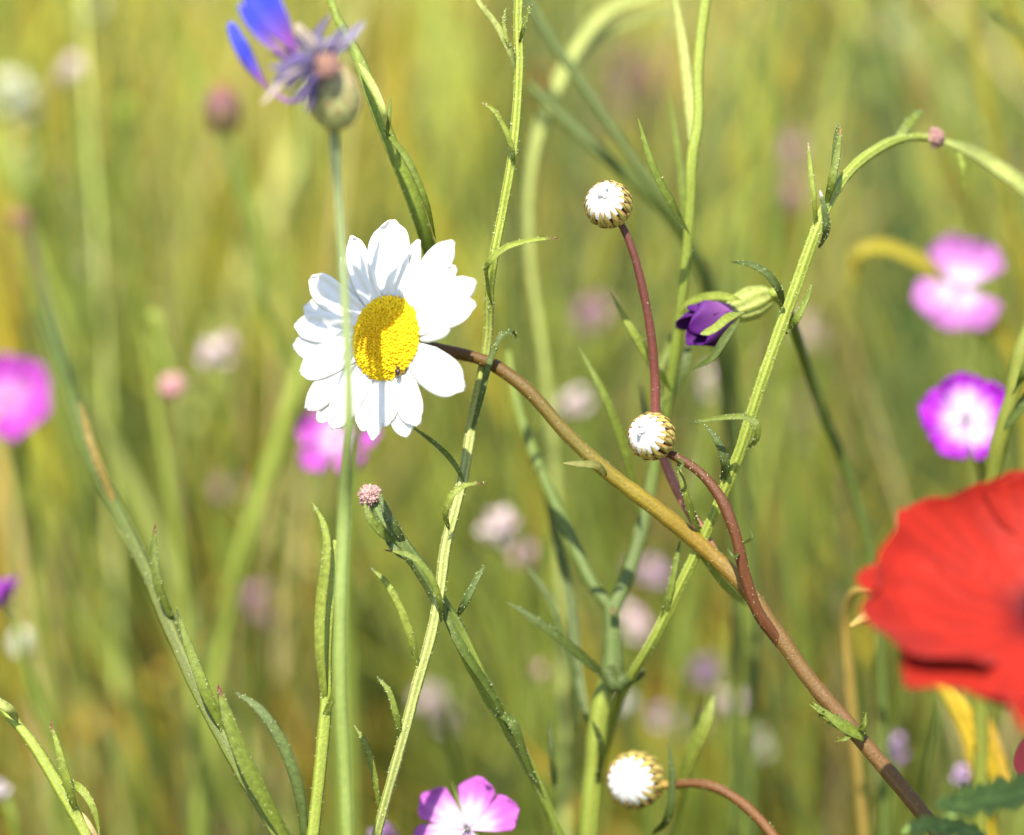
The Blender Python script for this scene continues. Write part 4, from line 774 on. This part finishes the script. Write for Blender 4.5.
# ------------------------------------------------------------------ small blurred blossoms further back
def blossom(label, px, py, dd, rpx, col, col2, kind='pink_blossom', group='small blurred blossoms behind the flowers', long=1.0):
    c = P(px, py, dd); k = rpx * .86 * PX(dd); rt = thing(kind, label, 'wildflower', c * [1, 1, 0], group)
    ax = CV(random.uniform(-.5, .5), random.uniform(.2, .9), .6); a = nrm(np.cross(ax, [.2, .1, 1])); b = np.cross(ax, a); mb = MB()
    lobes = [(rng.normal(size=3) * k * .55) * (j > 0) for j in range(random.choice([1, 2, 2, 3]))]; c0 = c; k0 = k * .92
    for q in range(30):
        c = c0 + lobes[q % len(lobes)]; k = k0 * (1 - .22 * (q % len(lobes)))
        z = random.uniform(-.8, .9) * long; an = q * 2.4; r = math.sqrt(max(0.05, 1 - (z / long) ** 2)); o = nrm(a * math.cos(an) + b * math.sin(an) + ax * z * .8)
        bs = c + ax * z * k * .6 + o * k * .25
        G = petal_grid(bs, bs + o * k * .75 * r + ax * k * .25, ax + o * .3, k * .34, ([0, .5, .85, 1], [.4, 1, .9, .3]), bend=.2, cup=.2, nu=6, nv=5)
        f = random.random(); sheet(mb, G, np.array(col) * f + np.array(col2) * (1 - f), .0002)
    c, k = c0, k0; mb.build('blossom', M_PETAL, rt)
    mb = MB(); lx = random.uniform(-.02, .06); p = spline([c - ax * k * .3, c + np.array([lx * .3, .004, -.06]), np.array([c[0] + lx, c[1] + .02, c[2] * .45]), np.array([c[0] + lx * 1.4, c[1] + .03, -.004])], 20)
    tube(mb, p, .0011 + .0003 * dd / 300, G_MID * 1.1, 7); mb.build('stem', M_STEM, rt)
PK, WH, LV, YL = PALEP, np.array([.82, .78, .70]), np.array([.62, .45, .68]), np.array([.72, .55, .05])
for lab, x, y, dd, r, a, b, *lg in [
    ('large creamy white blossom blurred at the upper left edge', 18, 100, 240, 30, WH, np.array([.75, .78, .5]), 1.3), ('dim greenish white blossom below the creamy one at the left edge', 22, 155, 280, 26, np.array([.5, .55, .2]), np.array([.45, .5, .2])),
    ('small pink blossom in the upper left', 74, 70, 220, 15, PK, WH), ('round lime green bud in the upper left', 127, 113, 240, 15, np.array([.5, .6, .08]), np.array([.4, .5, .08])),
    ('pinkish white double blossom left of the daisy', 224, 352, 170, 20, WH, PK, 1.4), ('white and pink blossom spike blurred below the daisy', 500, 530, 150, 22, WH, PK, 1.5), ('dusky pink blossom beside the white spike', 522, 556, 170, 16, PK * [.8, .7, .8], PK),
    ('round pink blossom left of the second bud', 580, 402, 190, 15, PK, WH), ('white blossom right of the second bud', 711, 380, 190, 14, WH, PK), ('dusky pink blossom behind the upper bud stem', 592, 316, 260, 22, PK * [.7, .55, .6], PK * .7),
    ('small rosy blossom above the lowest corncockle', 545, 670, 180, 12, np.array([.75, .35, .35]), PK), ('pink blossom in the lower middle, largest of its cluster', 703, 672, 200, 20, PK, LV), ('white blossom lower right of the large pink one', 732, 704, 200, 17, WH, PK),
    ('pale blossom beside the hairy node', 638, 630, 190, 17, PK, WH), ('cream blossom below the hairy node', 627, 706, 170, 14, WH, np.array([.7, .6, .5])), ('lilac blossom below the crossing stems', 655, 575, 210, 17, LV, PK), ('lilac blossom above the lowest bud', 662, 718, 210, 15, LV * .8, PK * .8),
    ('dusky blossom right of the lowest bud', 690, 730, 230, 18, PK * .75, LV * .8), ('rosy blossom behind the upper right stalk', 790, 155, 330, 22, PK * [.7, .5, .6], PK * .7), ('brownish pink blossom under the upper right stalk', 788, 200, 330, 24, PK * [.6, .4, .4], PK * .6),
    ('cream blossom right of the arching stalk', 812, 330, 260, 18, np.array([.6, .5, .35]), PK * .7), ('tan pink blossom drooping at the lower left of centre', 258, 600, 220, 22, PK * [.65, .5, .55], PK * .6, 1.5), ('pinkish tan blossom behind the pale stem', 228, 490, 260, 18, PK * [.75, .5, .4], PK * .6),
    ('lavender blossom left of the poppy foot', 893, 742, 110, 16, LV, LV * [.6, .5, .6]), ('lavender white blossom under the poppy', 962, 776, 80, 15, LV * 1.1, LV * .6), ('cream blossom at the left edge under the purple corncockle', 22, 645, 130, 17, np.array([.62, .66, .4]), WH, 1.4),
    ('faint ochre blossom deep in the lower left meadow', 112, 602, 460, 30, OCHRE * [1.3, 1.1, 1], OCHRE),
    ('orange blossom in the upper right meadow', 842, 22, 380, 24, np.array([.6, .28, .03]), OCHRE), ('ochre blossom at the top left of centre', 540, 92, 330, 24, OCHRE, np.array([.55, .25, .05])), ('white blossom at the lower left corner', 2, 790, 90, 12, WH, LV),
    ('violet blossom at the bottom beside the lowest corncockle', 382, 832, 60, 15, np.array([.28, .08, .36]), LV * .6), ('pale blossom behind the centre stalk', 428, 700, 240, 18, PK * .8, WH * .8), ('dim white blossom right of the centre stalk', 448, 720, 240, 16, WH * .7, PK * .7),
    ('white blossom far back in the lower middle', 762, 745, 240, 15, np.array([.6, .6, .4]), WH), ('tan blossom far up in the middle meadow', 640, 80, 420, 34, PK * [.5, .36, .3], PK * [.55, .42, .4]), ('dusky pink blossom far up in the middle meadow', 622, 110, 420, 28, PK * [.6, .4, .4], PK * .55)]:
    blossom(lab, x, y, dd, r, a, b, long=lg[0] if lg else 1.0)
